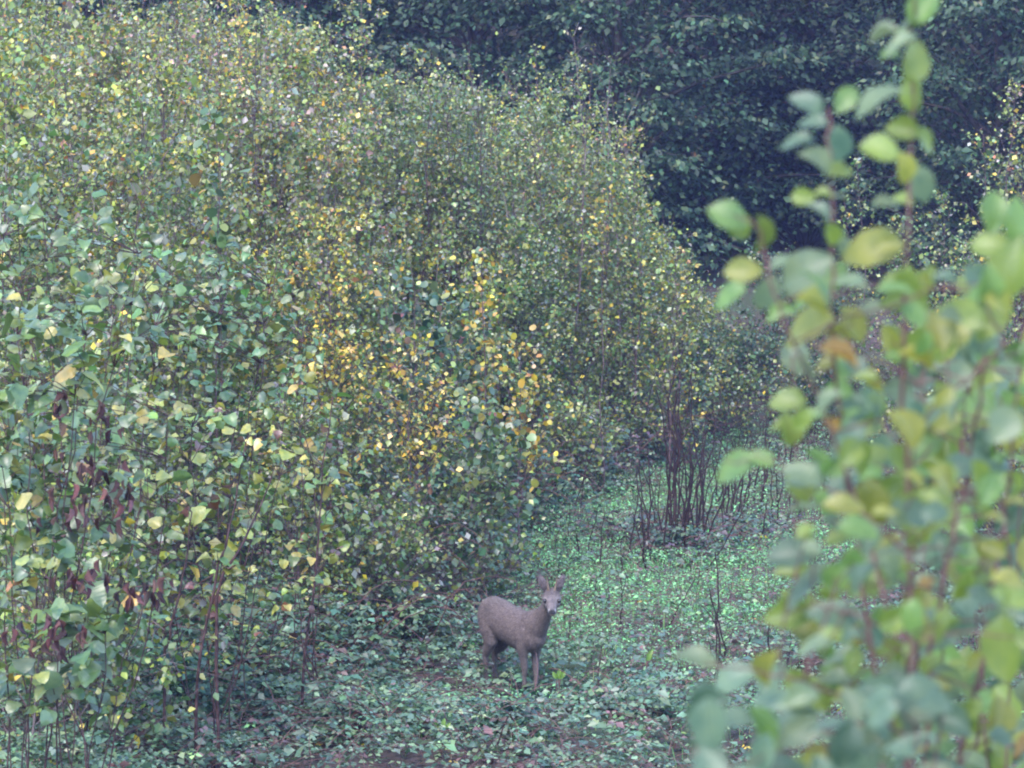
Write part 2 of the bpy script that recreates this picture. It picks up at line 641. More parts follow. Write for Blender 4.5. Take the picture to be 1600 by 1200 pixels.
def special(px, py_base, Y, py_top, label, pal, spread, nbr, nlf, leaf=.06, name='birch_sapling', cat='sapling', twig=M_TWIG, **k):
    """a sapling one can single out: column px, depth Y, tip at row py_top"""
    x = col_x(px, Y)
    base = np.array([x, Y, float(ground_z(x, Y))])
    H = at(px, py_top, Y)[2] - base[2]
    return sapling(name, label, cat, None, base, H, spread, nbr, nlf, pal, leaf=leaf, twig=twig, **k)


special(555, 0, 44, -5, 'tallest birch sapling with orange and pinkish leaves against the dark forest above the thicket', P_BIRCH_WARM, .75, 40, 1500, r0=.03, twig=M_BIRCH)
special(395, 0, 42, -25, 'birch sapling with a drooping yellow-leaved tip hanging over the dark forest at top left', P_YELLOW, .6, 30, 620, r0=.028, lean=(-.02, 0), twig=M_BIRCH)
special(300, 0, 45, -10, 'sparse birch sapling with bare tip and few yellow leaves at upper left', P_BIRCH_WARM, .7, 26, 520, r0=.028, twig=M_BIRCH, bare_top=.2)
special(655, 0, 45, 85, 'sapling with a bare dark twisted tip sticking out above the thicket', P_BIRCH_WARM, .7, 32, 900, r0=.035, bare_top=.25)
special(905, 0, 47, 55, 'sapling with a thin bare forked tip in front of the dark forest', P_BIRCH, .7, 32, 820, r0=.026, bare_top=.34, twig=M_BIRCH)
special(960, 0, 50, 90, 'slim sapling with nearly bare twigs rising beside the forked tip', P_BIRCH, .6, 26, 500, r0=.022, bare_top=.3, twig=M_BIRCH)
special(815, 0, 50, 70, 'thin pale leaning pole standing out of the thicket top', P_BIRCH, .3, 12, 160, r0=.026, bare_top=.5, twig=M_BIRCH, lean=(.03, 0))
special(535, 0, 33.0, 350, 'small tree with yellow leaves on a dark forked trunk in mid thicket', P_YELLOW, 1.0, 40, 1900, r0=.03, stems=2, leaf=.052, low=.55)
special(655, 0, 32.0, 545, 'low spreading bush with pale yellow leaves below the yellow tree', P_YELLOW, .9, 30, 850, r0=.02, stems=3, leaf=.055, low=.62)
special(745, 0, 36.5, 395, 'shrub with large golden yellow leaves on an upright shoot in mid thicket', P_GOLD, .45, 20, 130, r0=.018, leaf=.062, tip=.05, tb=L_ROUND_V, tf=L_ROUND_F, low=.45)
special(805, 0, 35.5, 535, 'shrub hung with orange and golden round leaves in the middle of the thicket', P_GOLD, .55, 22, 220, r0=.018, leaf=.062, tip=.05, tb=L_ROUND_V, tf=L_ROUND_F, low=.35, stems=2)
special(945, 0, 43, 315, 'sapling with a small cluster of bright yellow leaves at its tip in the right thicket', P_YELLOW, .4, 12, 70, r0=.012, leaf=.062, low=.86)
special(1050, 0, 46, 385, 'sapling with yellow-green crown at the right end of the thicket beside the dark gap', P_BIRCH, .8, 34, 1700, r0=.022, stems=2)
special(990, 0, 47, 285, 'sapling with pale glinting leaves at the right shoulder of the thicket', P_BIRCH_GREEN, .7, 32, 1400, r0=.022, stems=2)
special(650, 0, 34.5, 455, 'deep green broad-leaved bush between the yellow tree and the golden shrub', P_DARK, .8, 26, 900, r0=.02, stems=3, leaf=.075, tip=.05, tb=L_ROUND_V, tf=L_ROUND_F)
special(740, 0, 33.5, 610, 'green broad-leaved bush below the orange-leaved shrub', P_HAZEL, .75, 24, 700, r0=.02, stems=3, leaf=.075, tip=.05, tb=L_ROUND_V, tf=L_ROUND_F)
special(345, 0, 31, 185, 'tall hazel shoot with large drooping dark green leaves in the upper left thicket', P_HAZEL, .4, 20, 90, r0=.014, leaf=.10, tb=L_ROUND_V, tf=L_ROUND_F, low=.5)

# --- bushes to the right of the clearing, behind the blurred shrub
for (px, Y, pt, pal, lab, sp, n) in [
    (1590, 49, 140, P_BIRCH_WARM, 'birch sapling with orange leaves at the right margin behind the blurred shrub', .8, 1300),
    (1540, 50, 210, P_BIRCH, 'pale-leaved sapling left of the orange-leaved birch at the right margin', .75, 1300),
    (1340, 54, 255, P_BIRCH_GREEN, 'slim sapling with a sparse leafy tip in front of the dark gap', .5, 420),
    (1400, 53, 345, P_BIRCH_GREEN, 'low green bush below the slim sapling at the dark gap', 1.0, 1700),
    (1480, 52, 310, P_BIRCH_GREEN, 'green bush behind the tall shoot of the blurred shrub', 1.0, 1700),
    (1560, 46, 380, P_BIRCH_GREEN, 'dense green bush behind the right part of the blurred shrub', 1.0, 1800),
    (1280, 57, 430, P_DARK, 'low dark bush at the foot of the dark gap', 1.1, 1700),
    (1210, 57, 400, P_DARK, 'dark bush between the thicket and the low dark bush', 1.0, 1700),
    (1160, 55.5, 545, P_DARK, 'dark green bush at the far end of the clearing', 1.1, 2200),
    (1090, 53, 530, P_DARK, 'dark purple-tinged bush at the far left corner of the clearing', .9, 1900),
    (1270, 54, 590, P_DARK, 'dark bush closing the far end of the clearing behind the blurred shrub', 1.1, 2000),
    (1450, 44, 560, P_BIRCH_GREEN, 'green bush at the right side of the clearing, mostly behind the blurred shrub', 1.0, 1500),
    (1560, 38, 640, P_BIRCH_GREEN, 'green bush at the right edge of the clearing behind the blurred stems', 1.0, 1300),
]:
    special(px, 0, Y, pt, lab, pal, sp, 34, n, r0=.02, stems=3, name='wild_bush' if pal is P_DARK else 'birch_sapling', cat='bush' if pal is P_DARK else 'sapling', low=.03, leaf=.065)


for (px, Y, pt, pal, lab) in [
    (600, 30.5, 775, P_BIRCH_GREEN, 'leafy green bush at the foot of the thicket above the bramble bank'),
    (670, 31.5, 765, P_DARK, 'dark leafy bush below the pale yellow bush, left of the deer head'),
    (740, 33.0, 745, P_BIRCH_GREEN, 'green bush below the orange-leaved shrub, up from the deer'),
    (550, 29.5, 800, P_BIRCH_GREEN, 'low green bush right of the slim hazel trunk')]:
    special(px, 0, Y, pt, lab, pal, .8, 28, 1500, r0=.012, stems=3, name='wild_bush', cat='bush', low=.01, leaf=.06, tip=.15)
foot = []
for yb in np.arange(33, 53, 1.7):
    xb = float(edge_x(yb)) - .25 + rng.normal(0, .2)
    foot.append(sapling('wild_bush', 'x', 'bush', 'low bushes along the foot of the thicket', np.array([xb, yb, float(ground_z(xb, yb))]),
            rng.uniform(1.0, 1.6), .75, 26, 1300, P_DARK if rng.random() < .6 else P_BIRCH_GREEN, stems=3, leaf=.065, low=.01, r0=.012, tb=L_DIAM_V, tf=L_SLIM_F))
number_off(foot, '# from left of the low dark bushes along the foot of the thicket')

# --- the dark forest behind: tall broadleaf trees in two ranks
def forest_tree(x, y, H, label, dense=1.0):
    base = np.array([x, y, float(ground_z(x, y))])
    T = Tubes()
    top = base + np.array([rng.normal(0, .6), rng.normal(0, .4), H])
    pts = wob(base - np.array([0, 0, .3]), top, 10, .02)
    T.add(pts, np.linspace(.15, .03, 10), 8)
    Ps, Ds = [], []
    nb = int(40 * dense)
    ga = rng.random() * 6.28
    for b in range(nb):
        t = .03 + .95 * ((b + rng.random()) / nb) ** 1.25
        q = min(t, .99) * 9
        i = int(q)
        p0 = pts[i] + (pts[i + 1] - pts[i]) * (q - i)
        ga += 2.4 + rng.normal(0, .3)
        L = (1.1 + 2.5 * math.sin(math.pi * min(1, .2 + .8 * t)) ** .6) * rng.uniform(.75, 1.25)
        el = rng.uniform(-.05, .55)
        d = np.array([math.cos(ga) * math.cos(el), math.sin(ga) * math.cos(el), math.sin(el)])
        bp = wob(p0, p0 + d * L, 6, .06, .10)
        T.add(bp, np.linspace(.07 * (1 - t) + .02, .006, 6), 4)
        # drooping sprays of leaves along the outer limb
        for c in range(int(5 * dense)):
            u = rng.uniform(.35, 1.0) * 5
            k = min(int(u), 4)
            cp = bp[k] + (bp[k + 1] - bp[k]) * (u - k) + rng.normal(0, 1, 3) * np.array([.3, .3, .12])
            n = rng.integers(45, 85)
            fl = rng.normal(0, 1, (n, 3)) * np.array([.46, .46, .07])
            fl[:, 2] -= .30 * (fl[:, 0] ** 2 + fl[:, 1] ** 2)
            Ps.append(cp + fl)
            Ds.append(fl * np.array([1, 1, .3]) + rng.normal(0, .25, (n, 3)) + np.array([0, 0, -.25]))
    for c in range(int(130 * dense)):                  # sprays on shoots all round, down to the ground
        a = rng.random() * 6.28
        r = rng.uniform(.8, 2.7)
        cp = base + np.array([math.cos(a) * r, math.sin(a) * r, rng.uniform(.3, 11.5)])
        cp[2] = max(cp[2], float(ground_z(cp[0], cp[1])) + .4)
        n = rng.integers(35, 70)
        fl = rng.normal(0, 1, (n, 3)) * np.array([.46, .46, .08])
        fl[:, 2] -= .30 * (fl[:, 0] ** 2 + fl[:, 1] ** 2)
        Ps.append(cp + fl)
        Ds.append(fl * np.array([1, 1, .3]) + rng.normal(0, .25, (n, 3)) + np.array([0, 0, -.25]))
        q = pts[min(8, max(0, int((cp[2] - base[2]) / H * 9 - .6)))]
        T.add(wob(q, cp, 4, .06), np.linspace(.02, .005, 4), 3)
    P = np.concatenate(Ps)
    n = len(P)
    Nn = rng.normal(0, .42, (n, 3)) + np.array([0, -.1, .85])
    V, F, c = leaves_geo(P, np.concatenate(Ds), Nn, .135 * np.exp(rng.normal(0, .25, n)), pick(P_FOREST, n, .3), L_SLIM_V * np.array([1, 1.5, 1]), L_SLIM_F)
    root = empty('forest_tree', tuple(base))
    link('trunk', T.mesh('trunk', base), M_TRUNK, root)
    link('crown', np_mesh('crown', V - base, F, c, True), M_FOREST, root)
    tag(root, label, 'tree', 'trees of the dark forest behind the thicket')
    return root


k = 0
for row, (y0, xs) in enumerate([(64, np.arange(-13.5, 15, 3.0)), (70, np.arange(-15, 17, 3.3)), (77, np.arange(-16, 19, 3.9))]):
    rank = []
    for x in xs:
        xx = x + rng.normal(0, .5)
        yy = y0 + rng.normal(0, .9)
        if row == 0 and 4.6 < xx < 8.4:              # the dark opening in the forest edge
            yy += 6.5
        px = 800 + xx / yy * FPX
        lab = ['dark forest tree of the front rank, ', 'dark forest tree of the second rank, ', 'dark tree deep in the forest, '][row]
        lab += 'above the left thicket' if px < 560 else ('above the middle of the thicket' if px < 1000 else ('around the dark gap' if px < 1300 else 'behind the tall blurred shoots'))
        rank.append(forest_tree(xx, yy, rng.uniform(11, 15), lab, [1.2, .6, .35][row]))
    number_off(rank, '# from left of the dark trees in the ' + ['front', 'second', 'rearmost'][row] + ' rank of the forest')

# --- undergrowth inside the thicket: nobody could count it
n = 26000
y = rng.uniform(26, 60, n)
x = rng.uniform(-.19, .19, n) * y
m = (x < edge_x(y) + .1)
x, y = x[m], y[m]
s = edge_x(y) - x
h = rng.random(len(x)) ** 1.4 * np.clip(.35 + .5 * s, 0, 1.5)
P = np.stack([x, y, ground_z(x, y) + h], -1)
n = len(P)
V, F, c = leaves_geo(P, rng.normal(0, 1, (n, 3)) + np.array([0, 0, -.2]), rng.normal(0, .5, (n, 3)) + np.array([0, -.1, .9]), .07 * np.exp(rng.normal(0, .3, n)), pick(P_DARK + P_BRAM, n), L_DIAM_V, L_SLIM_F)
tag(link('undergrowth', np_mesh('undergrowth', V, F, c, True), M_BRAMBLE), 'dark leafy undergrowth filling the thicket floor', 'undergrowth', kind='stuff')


# ------------------------------------------------------------------ ground cover of the clearing
DEERXY = ground_at(822, 1088)[:2]                  # trodden spot where the deer stands


def cover_h(x, y):                                  # swelling of the bramble carpet
    s = edge_x(y) - np.asarray(x)
    d2 = (np.asarray(x) - DEERXY[0]) ** 2 + (np.asarray(y) + .25 - DEERXY[1]) ** 2
    return (1 - .62 * np.exp(-d2 / .75 ** 2)) * (.10 + .26 * vnoise(x, y, 1.3, 8) ** 1.5 + .30 * vnoise(x, y, .6, 33) ** 2 + .55 * sstep(-1.0, .8, s) * vnoise(x, y, 1.1, 9))


def herb_mask(x, y):                                # fresh green herbs in the far middle of the clearing
    px = 800 + x / y * FPX
    cz = np.exp(-((px - 1060) / 260) ** 2 - ((y - 36) / 6.5) ** 2) + .9 * np.exp(-((px - 1080) / 160) ** 2 - ((y - 48) / 5) ** 2)
    cz += .5 * np.exp(-((px - 880) / 70) ** 2 - ((y - 31) / 1.4) ** 2)
    return np.clip(cz * 1.5 + (vnoise(x, y, 1.1, 4) - .5) * .9, 0, 1)


def bare_mask(x, y):                                # patches of dead litter without leaves
    return sstep(.60, .78, vnoise(x, y, 1.25, 12) * .6 + vnoise(x, y, .45, 13) * .4)


# bramble sprigs of three leaflets
n = 64000
y = 20.5 + 37 * rng.random(n) ** 1.25
x = rng.uniform(-.185, .185, n) * y
keep = (x > edge_x(y) - 1.2) | ((y < 30) & (x > -.19 * y))
keep &= rng.random(n) > .80 * herb_mask(x, y)
keep &= rng.random(n) > .8 * bare_mask(x, y) * sstep(24.5, 26.5, y) * sstep(.6, 1.6, np.hypot(x - DEERXY[0], y - DEERXY[1]))
keep &= (rng.random(n) < .35 + .95 * sstep(.25, .6, vnoise(x, y, .55, 31))) | (np.hypot(x - DEERXY[0] + .6, y - DEERXY[1]) < 2.0)
x, y = x[keep], y[keep]
n = len(x)
h = cover_h(x, y) * (.45 + .65 * rng.random(n))
P0 = np.stack([x, y, ground_z(x, y) + h], -1)
az = rng.random(n) * 6.28
tilt = rng.normal(0, .42, (n, 3)) + np.array([0, -.10, 1.0])
sz = .054 * np.exp(rng.normal(0, .32, n))
colr = pick(P_BRAM, n, .28)
Vs, Fs, Cs, o = [], [], [], 0
for da, f in ((0, 1.15), (1.75, .9), (-1.75, .9)):
    a = az + da + rng.normal(0, .15, n)
    D = np.stack([np.cos(a), np.sin(a), rng.normal(-.12, .16, n)], -1)
    V, F, c = leaves_geo(P0 + D * .012, D, tilt + rng.normal(0, .22, (n, 3)), sz * f, colr * np.exp(rng.normal(0, .08, (n, 1))), L_SLIM_V * np.array([1, 1.7, 1.5]), L_SLIM_F)
    Vs.append(V); Fs.append(F + o); Cs.append(c)
    o += len(V)
tag(link('bramble_cover', np_mesh('bramble_cover', np.concatenate(Vs), np.concatenate(Fs), np.concatenate(Cs), True), M_BRAMBLE),
    'low carpet of bluish-green bramble leaves over the clearing floor', 'bramble', kind='stuff')

# fresh herbs
n = 130000
y = rng.uniform(25, 56, n)
x = rng.uniform(-.06, .185, n) * y
keep = (rng.random(n) < herb_mask(x, y)) & (x > edge_x(y) - .4)
x, y = x[keep], y[keep]
n = len(x)
h = .04 + .26 * rng.random(n) * (.4 + vnoise(x, y, .7, 20))
P = np.stack([x, y, ground_z(x, y) + h], -1)
D = rng.normal(0, 1, (n, 3)) * np.array([1, 1, .5])
V, F, c = leaves_geo(P, D, rng.normal(0, .4, (n, 3)) + np.array([0, 0, .9]), .032 * np.exp(rng.normal(0, .3, n)), pick(P_HERB, n), L_SLIM_V * np.array([1, 1.3, 1]), L_SLIM_F)
tag(link('herb_cover', np_mesh('herb_cover', V, F, c), M_HERB), 'fresh bright green herbs in the far middle of the clearing', 'herbs', kind='stuff')


# grass blades
def blades(n, xy, hh, pal, bend=.5):
    x, y = xy
    az = rng.random(n) * 6.28
    lean = np.abs(rng.normal(0, bend, n))
    L = hh * rng.uniform(.5, 1.2, n)
    b = np.stack([x, y, ground_z(x, y) - .01], -1)
    d = np.stack([np.cos(az), np.sin(az), np.zeros(n)], -1)
    w = np.stack([-np.sin(az), np.cos(az), np.zeros(n)], -1) * .0045
    m = b + d * (L * lean * .35)[:, None] + np.array([0, 0, 1]) * (L * .6)[:, None]
    t = b + d * (L * lean * 1.1)[:, None] + np.array([0, 0, 1]) * (L * (1 - .35 * lean.clip(0, 1.6)))[:, None]
    V = np.stack([b - w, b + w, m + w * .8, m - w * .8, t], 1).reshape(-1, 3)
    k = (np.arange(n) * 5)[:, None, None]
    F = (np.array([[0, 1, 2], [0, 2, 3], [3, 2, 4]])[None] + k).reshape(-1, 3)
    return V, F, np.repeat(pick(pal, n), 5, 0)


n = 26000
y = rng.uniform(24, 54, n)
x = rng.uniform(-.07, .185, n) * y
keep = (rng.random(n) < .12 + .9 * herb_mask(x, y)) & (x > edge_x(y) - .3)
x, y = x[keep], y[keep]
V, F, c = blades(len(x), (x, y), .22, [(5, (.09, .19, .06)), (2, (.15, .24, .08)), (1, (.22, .2, .1))])
tag(link('grass', np_mesh('grass', V, F, c), M_HERB), 'thin green grass growing through the clearing herbs', 'grass', kind='stuff')

# fallen leaves and dead stalks
n = 16000
y = rng.uniform(21, 50, n)
x = rng.uniform(-.185, .185, n) * y
P = np.stack([x, y, ground_z(x, y) + .015 + .05 * rng.random(n)], -1)
V, F, c = leaves_geo(P, rng.normal(0, 1, (n, 3)) * np.array([1, 1, .3]), rng.normal(0, .35, (n, 3)) + np.array([0, 0, 1]), .06 * np.exp(rng.normal(0, .3, n)),
                     pick([(4, (.085, .05, .048)), (3, (.13, .08, .07)), (1, (.20, .13, .09))], n), L_DIAM_V, L_SLIM_F)
tag(link('leaf_litter', np_mesh('leaf_litter', V, F, c), M_HERB), 'brown fallen leaves lying between the brambles', 'leaf litter', kind='stuff')

T = Tubes()
for i in range(4200):
    y = 21 + 30 * random.random() ** 1.2
    x = rng.uniform(-.18, .18) * y
    z = float(ground_z(x, y))
    a = rng.random() * 6.28
    if math.hypot(x - DEERXY[0], y - DEERXY[1] + .4) < 1.1:
        continue
    L = rng.uniform(.2, .75)
    hgt = rng.uniform(.02, .40)
    d = np.array([math.cos(a) * L, math.sin(a) * L, rng.uniform(-.05, .45) * L])
    p = np.array([x, y, z + hgt])
    T.add(wob(p, p + d, 5, .08, .1), np.linspace(.004, .0015, 5), 3)
tag(link('dry_twigs', T.mesh('dry_twigs'), M_REDTWIG), 'tangle of thin reddish dead twigs and bramble canes over the ground', 'twigs', kind='stuff')

# ------------------------------------------------------------------ big leaves as single meshes
def blade_mesh(name, wfun, nseg=7, fold=.10, droop=.22, wave=.03, tooth=.02, seed=0):
    r = np.random.default_rng(seed)
    V, F = [], []
    for i in range(nseg + 1):
        t = i / nseg
        w = max(wfun(t) * (1 + (tooth * 10 * (r.random() - .5) if 0 < i < nseg else 0)), .004)
        z = -droop * t ** 1.8 + .05 * math.sin(t * 3)
        for sgn in (-1, -.5, 0, .5, 1):
            V.append((t, sgn * w, z + fold * abs(sgn) * w * 1.6 + wave * math.sin(9 * t + 2 * sgn + seed) * abs(sgn)))
    for i in range(nseg):
        for j in range(4):
            a = i * 5 + j
            F.append((a, a + 5, a + 6, a + 1))
    me = np_mesh(name, V, F, smooth=True)
    return me


def w_hazel(t):
    return .47 * max(0.0, math.sin(math.pi * min(1, max(0, t)) ** .62)) ** .62 * (1 if t < .86 else max(.0, (1 - t) / .14 * .8 + .2))


def w_obov(t):
    return .33 * max(0.0, math.sin(math.pi * min(1, t ** 1.12))) ** .72


HAZEL_ME = [blade_mesh('hazel_leaf', w_hazel, 7, f, d, .035, .02, i) for i, (f, d) in enumerate([(.10, .15), (.25, .30), (-.12, .22), (.05, .45), (.3, .05)])]
SHRUB_ME = [blade_mesh('shrub_leaf', w_obov, 9, f, d, .03, .012, 10 + i) for i, (f, d) in enumerate([(.25, .18), (.55, .35), (.35, -.15), (.2, .55), (.7, .15)])]
CURL_ME = [blade_mesh('withered_leaf', lambda t: .17 * max(0, math.sin(math.pi * t)) ** .8, 6, 1.4, d, .08, .03, 20 + i) for i, d in enumerate([.1, .35])]
for me in HAZEL_ME: me.materials.append(M_OLEAF)
for me in SHRUB_ME: me.materials.append(M_FLEAF)
for me in CURL_ME: me.materials.append(M_DRY)


def put_leaf(name, me, parent, P, D, Nn, size, col, sy=1.0):
    D = Vector(D).normalized()
    side = Vector(Nn).cross(D)
    if side.length < 1e-4:
        side = Vector((1, 0, .2)).cross(D)
    side.normalize()
    up = D.cross(side)
    m = Matrix((D * size, side * size * sy, up * size)).transposed().to_4x4()
    m.translation = Vector(P) - parent.location
    o = bpy.data.objects.new(name, me)
    o.matrix_basis = m
    o.color = (*col, 1)
    o.parent = parent
    C.objects.link(o)
    return o


def hazel(label, bpx, Y, crown, leaf, pal, nstem=2, dy=1.0, stems_px=None, withered=(), name='hazel_bush'):
    """crown: list of (cx, cy, rx, ry, n) in photo pixels at depth Y; leaves are single objects"""
    bx = col_x(bpx, Y)
    base = np.array([bx, Y, float(ground_z(bx, Y))])
    root = empty(name, tuple(base))
    tag(root, label, 'hazel')
    T = Tubes()
    spine = []
    for (cx, cy, rx, ry, n) in crown:
        for s in range(nstem):
            yy = Y + rng.uniform(-dy, dy) * .7
            e = at(cx + rng.uniform(-.9, .9) * rx, cy - ry * rng.uniform(.3, 1.05), yy)
            p = wob(base + np.array([rng.normal(0, .12), rng.normal(0, .12), -.1]), e, 12, .03, .0)
            T.add(p, np.linspace(.007, .003, 12), 5)
            spine.append(p)
    if stems_px:
        for sp in stems_px:
            p = np.array([at(a, b, Y - .9) for a, b in sp])
            if sp[0][1] > 900:
                p = np.concatenate([[np.array([p[0][0], Y - .9, float(ground_z(p[0][0], Y - .9)) - .05])], p])
            tt = np.linspace(0, len(p) - 1, 14)
            p = np.stack([np.interp(tt, np.arange(len(p)), p[:, k]) for k in range(3)], -1)
            p[1:-1] += rng.normal(0, .006, (12, 3))
            T.add(p, np.linspace(.016, .005, 14), 6)
            spine.append(p)
    allp = np.concatenate(spine)
    leaves = []
    for (cx, cy, rx, ry, n) in crown:
        k = 0
        while k < n:
            a = rng.random() * 6.28
            r = rng.random() ** .5
            e = at(cx + math.cos(a) * r * rx, cy + math.sin(a) * r * ry, Y + rng.uniform(-dy, dy))
            if e[2] < ground_z(e[0], e[1]) + .1:
                k += 1
                continue
            d2 = ((allp - e) ** 2).sum(1) + 3 * np.maximum(0, allp[:, 2] - e[2] + .05)
            q = allp[int(np.argmin(d2))]
            tw = wob(q, e, 4, .10, .05)
            T.add(tw, np.linspace(.004, .0016, 4), 3)
            td = norm(tw[-1] - tw[0])
            m = int(min(rng.integers(2, 5), n - k))
            for j in range(m):
                u = 1 - .22 * j
                p = tw[0] + (tw[-1] - tw[0]) * u
                sd = np.array([-td[1], td[0], 0]) * (1 if j % 2 else -1)
                D = td * .5 + sd * (.0 if j == 0 else 1.0) + rng.normal(0, .4, 3) + np.array([0, -.1, -.28])
                Nn = rng.normal(0, .42, 3) + np.array([0, -.30, .85])
                leaves.append((p + rng.normal(0, .012, 3), D, Nn))
            k += m
    cols = pick(pal, len(leaves), .2)
    rest = []
    order = rng.permutation(len(leaves))
    for i in order:
        p, D, Nn = leaves[i]
        put_leaf('leaf', HAZEL_ME[rng.integers(0, 5)], root, p, D, Nn, leaf * math.exp(rng.normal(0, .22)), cols[i], rng.uniform(.8, 1.05))
    for (cx, cy, rx, ry, n) in withered:
        for j in range(n):
            e = at(cx + rng.normal(0, .5) * rx, cy + rng.normal(0, .5) * ry, Y - dy * rng.uniform(.9, 1.9))
            put_leaf('withered_leaf', CURL_ME[j % 2], root, e, rng.normal(0, .22, 3) + np.array([0, 0, -1]), rng.normal(0, 1, 3), rng.uniform(.06, .10), pick([(1, (.060, .030, .034)), (1, (.085, .040, .040)), (.6, (.038, .020, .026))], 1)[0])
    link('stem', T.mesh('stem', base), M_HSTEM, root)
    return root


hazel('hazel bush with big fresh green leaves at the left edge, middle height', 20, 18.5, [(40, 570, 110, 120, 150), (150, 520, 70, 60, 40), (30, 760, 70, 90, 50)], .105, P_HAZEL, dy=.9)
hazel('hazel bush hung with dark withered curled leaves near the left edge', 110, 19.5, [(130, 720, 150, 130, 190), (70, 830, 100, 60, 60)], .105, P_HAZEL,
      dy=.9, withered=[(95, 620, 12, 45, 10), (165, 640, 26, 55, 10), (140, 740, 45, 50, 34), (190, 770, 18, 32, 10), (110, 810, 60, 35, 14)])
hazel('hazel with long arching branch of large leaves at the lower left edge', 30, 17.8, [(60, 900, 100, 75, 75), (170, 950, 75, 50, 45), (90, 1060, 110, 80, 70)], .115, P_HAZEL,
      dy=.6, withered=[(120, 900, 60, 30, 16), (75, 980, 70, 35, 26), (220, 920, 50, 22, 18)])
hazel('yellowing hazel with a dark forked trunk left of the deer', 310, 23.5, [(290, 700, 120, 110, 170), (370, 810, 90, 90, 90), (270, 900, 80, 90, 60)], .095, P_HAZEL_Y, nstem=2,
      dy=1.0, stems_px=[[(305, 1090), (318, 1000), (340, 900), (357, 830), (368, 770), (385, 690)], [(340, 905), (375, 860), (402, 800), (425, 745)], [(258, 1030), (270, 970), (290, 880), (300, 800)]])
hazel('slim hazel with yellow-green leaves on a straight dark trunk between forked hazel and brambles', 475, 26.0, [(470, 660, 80, 120, 130), (480, 800, 90, 80, 90)], .09, P_HAZEL_Y, nstem=2,
      dy=.9, stems_px=[[(473, 1060), (485, 960), (497, 850), (502, 760), (520, 620)]])
hazel('green hazel bush in the upper left above the withered leaves', 110, 22.5, [(110, 400, 150, 100, 150), (260, 470, 90, 80, 80), (40, 330, 60, 50, 30)], .095, P_HAZEL, dy=1.3)
hazel('dark green hazel bush behind the forked hazel', 330, 28, [(330, 480, 150, 110, 200), (420, 560, 90, 80, 80)], .085, [(6, (.06, .12, .05)), (3, (.09, .15, .05)), (1, OLIVE)], dy=1.4)
hazel('low hazel with scattered yellow and rust leaves at the foot of the bank', 380, 25, [(330, 960, 110, 80, 80), (440, 930, 80, 70, 60)], .08, P_HAZEL_Y, nstem=1, dy=.8)


# ------------------------------------------------------------------ bramble bushes one can single out
def bramble_bush(label, px, py, w, h, n, pal=P_BRAM, depth=.7):
    g = ground_at(px, py)
    base = np.array([g[0], g[1], float(ground_z(g[0], g[1]))])
    root = empty('bramble_bush', tuple(base))
    tag(root, label, 'bramble')
    T = Tubes()
    for i in range(10):
        a = rng.random() * 6.28
        b_ = base + rng.normal(0, .2, 3) * np.array([1, 1, 0])
        e = b_ + np.array([math.cos(a) * w * .9, math.sin(a) * w * .5, h * rng.uniform(.5, 1.1)])
        T.add(wob(b_, e, 9, .05, .5 * h / w), np.linspace(.008, .003, 9), 4)
    for i in range(14):
        a = rng.random() * 6.28
        e = base + np.array([math.cos(a) * w * .6, math.sin(a) * w * depth * .6, h * rng.uniform(.1, .5)])
        e[2] = max(e[2], float(ground_z(e[0], e[1])) + .05)
        T.add(wob(base + rng.normal(0, .08, 3) * np.array([1, 1, 0]), e, 8, .05, .55 * h / w), np.linspace(.006, .002, 8), 4)
    a = rng.random(n) * 6.28
    ph = np.arccos(rng.uniform(0, 1, n))
    rr = (.72 + .33 * rng.random(n)) * (1 + .25 * np.sin(3 * a + px))
    P = np.stack([np.cos(a) * np.sin(ph) * w * .6 * rr, np.sin(a) * np.sin(ph) * w * .6 * depth * rr, np.cos(ph) * h * rr * (.8 + .35 * vnoise(np.cos(a) * 2 + px, np.sin(a) * 2, .8))], -1)
    P[:, 2] += ground_z(base[0] + P[:, 0], base[1] + P[:, 1]) - base[2]
    az = rng.random(n) * 6.28
    tilt = rng.normal(0, .38, (n, 3)) + np.array([0, -.1, .9]) + P * .25
    sz = .058 * np.exp(rng.normal(0, .28, n))
    colr = pick(pal, n, .26)
    Vs, Fs, Cs, o = [], [], [], 0
    for da, f in ((0, 1.15), (1.75, .9), (-1.75, .9)):
        b = az + da
        D = np.stack([np.cos(b), np.sin(b), rng.normal(-.25, .15, n)], -1)
        V, F, c = leaves_geo(P, D, tilt, sz * f, colr, L_SLIM_V * np.array([1, 1.8, 1.5]), L_SLIM_F)
        Vs.append(V); Fs.append(F + o); Cs.append(c)
        o += len(V)
    link('cane', T.mesh('cane', base), M_REDTWIG, root)
    link('foliage', np_mesh('foliage', np.concatenate(Vs), np.concatenate(Fs), np.concatenate(Cs), True), M_BRAMBLE, root)


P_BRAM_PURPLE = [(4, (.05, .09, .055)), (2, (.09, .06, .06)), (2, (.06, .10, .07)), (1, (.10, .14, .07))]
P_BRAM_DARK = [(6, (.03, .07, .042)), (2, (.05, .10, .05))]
bramble_bush('broad bramble bush on the bank between the slim hazel and the red stem', 610, 930, 1.6, 1.25, 1150)
bramble_bush('bramble bush directly behind the red stem at the thicket foot', 715, 880, 1.6, 1.2, 1050)
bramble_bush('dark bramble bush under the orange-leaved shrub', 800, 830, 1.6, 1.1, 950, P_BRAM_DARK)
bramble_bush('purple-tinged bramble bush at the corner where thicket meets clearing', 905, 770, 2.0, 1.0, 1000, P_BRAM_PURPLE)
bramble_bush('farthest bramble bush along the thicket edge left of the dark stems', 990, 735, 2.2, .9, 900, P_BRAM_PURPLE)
bramble_bush('low bramble mound left of the deer hind legs', 640, 1020, 1.2, .65, 560)
bramble_bush('tall bramble tangle with arching canes left of the low mound by the deer', 545, 1000, 1.6, 1.1, 950)
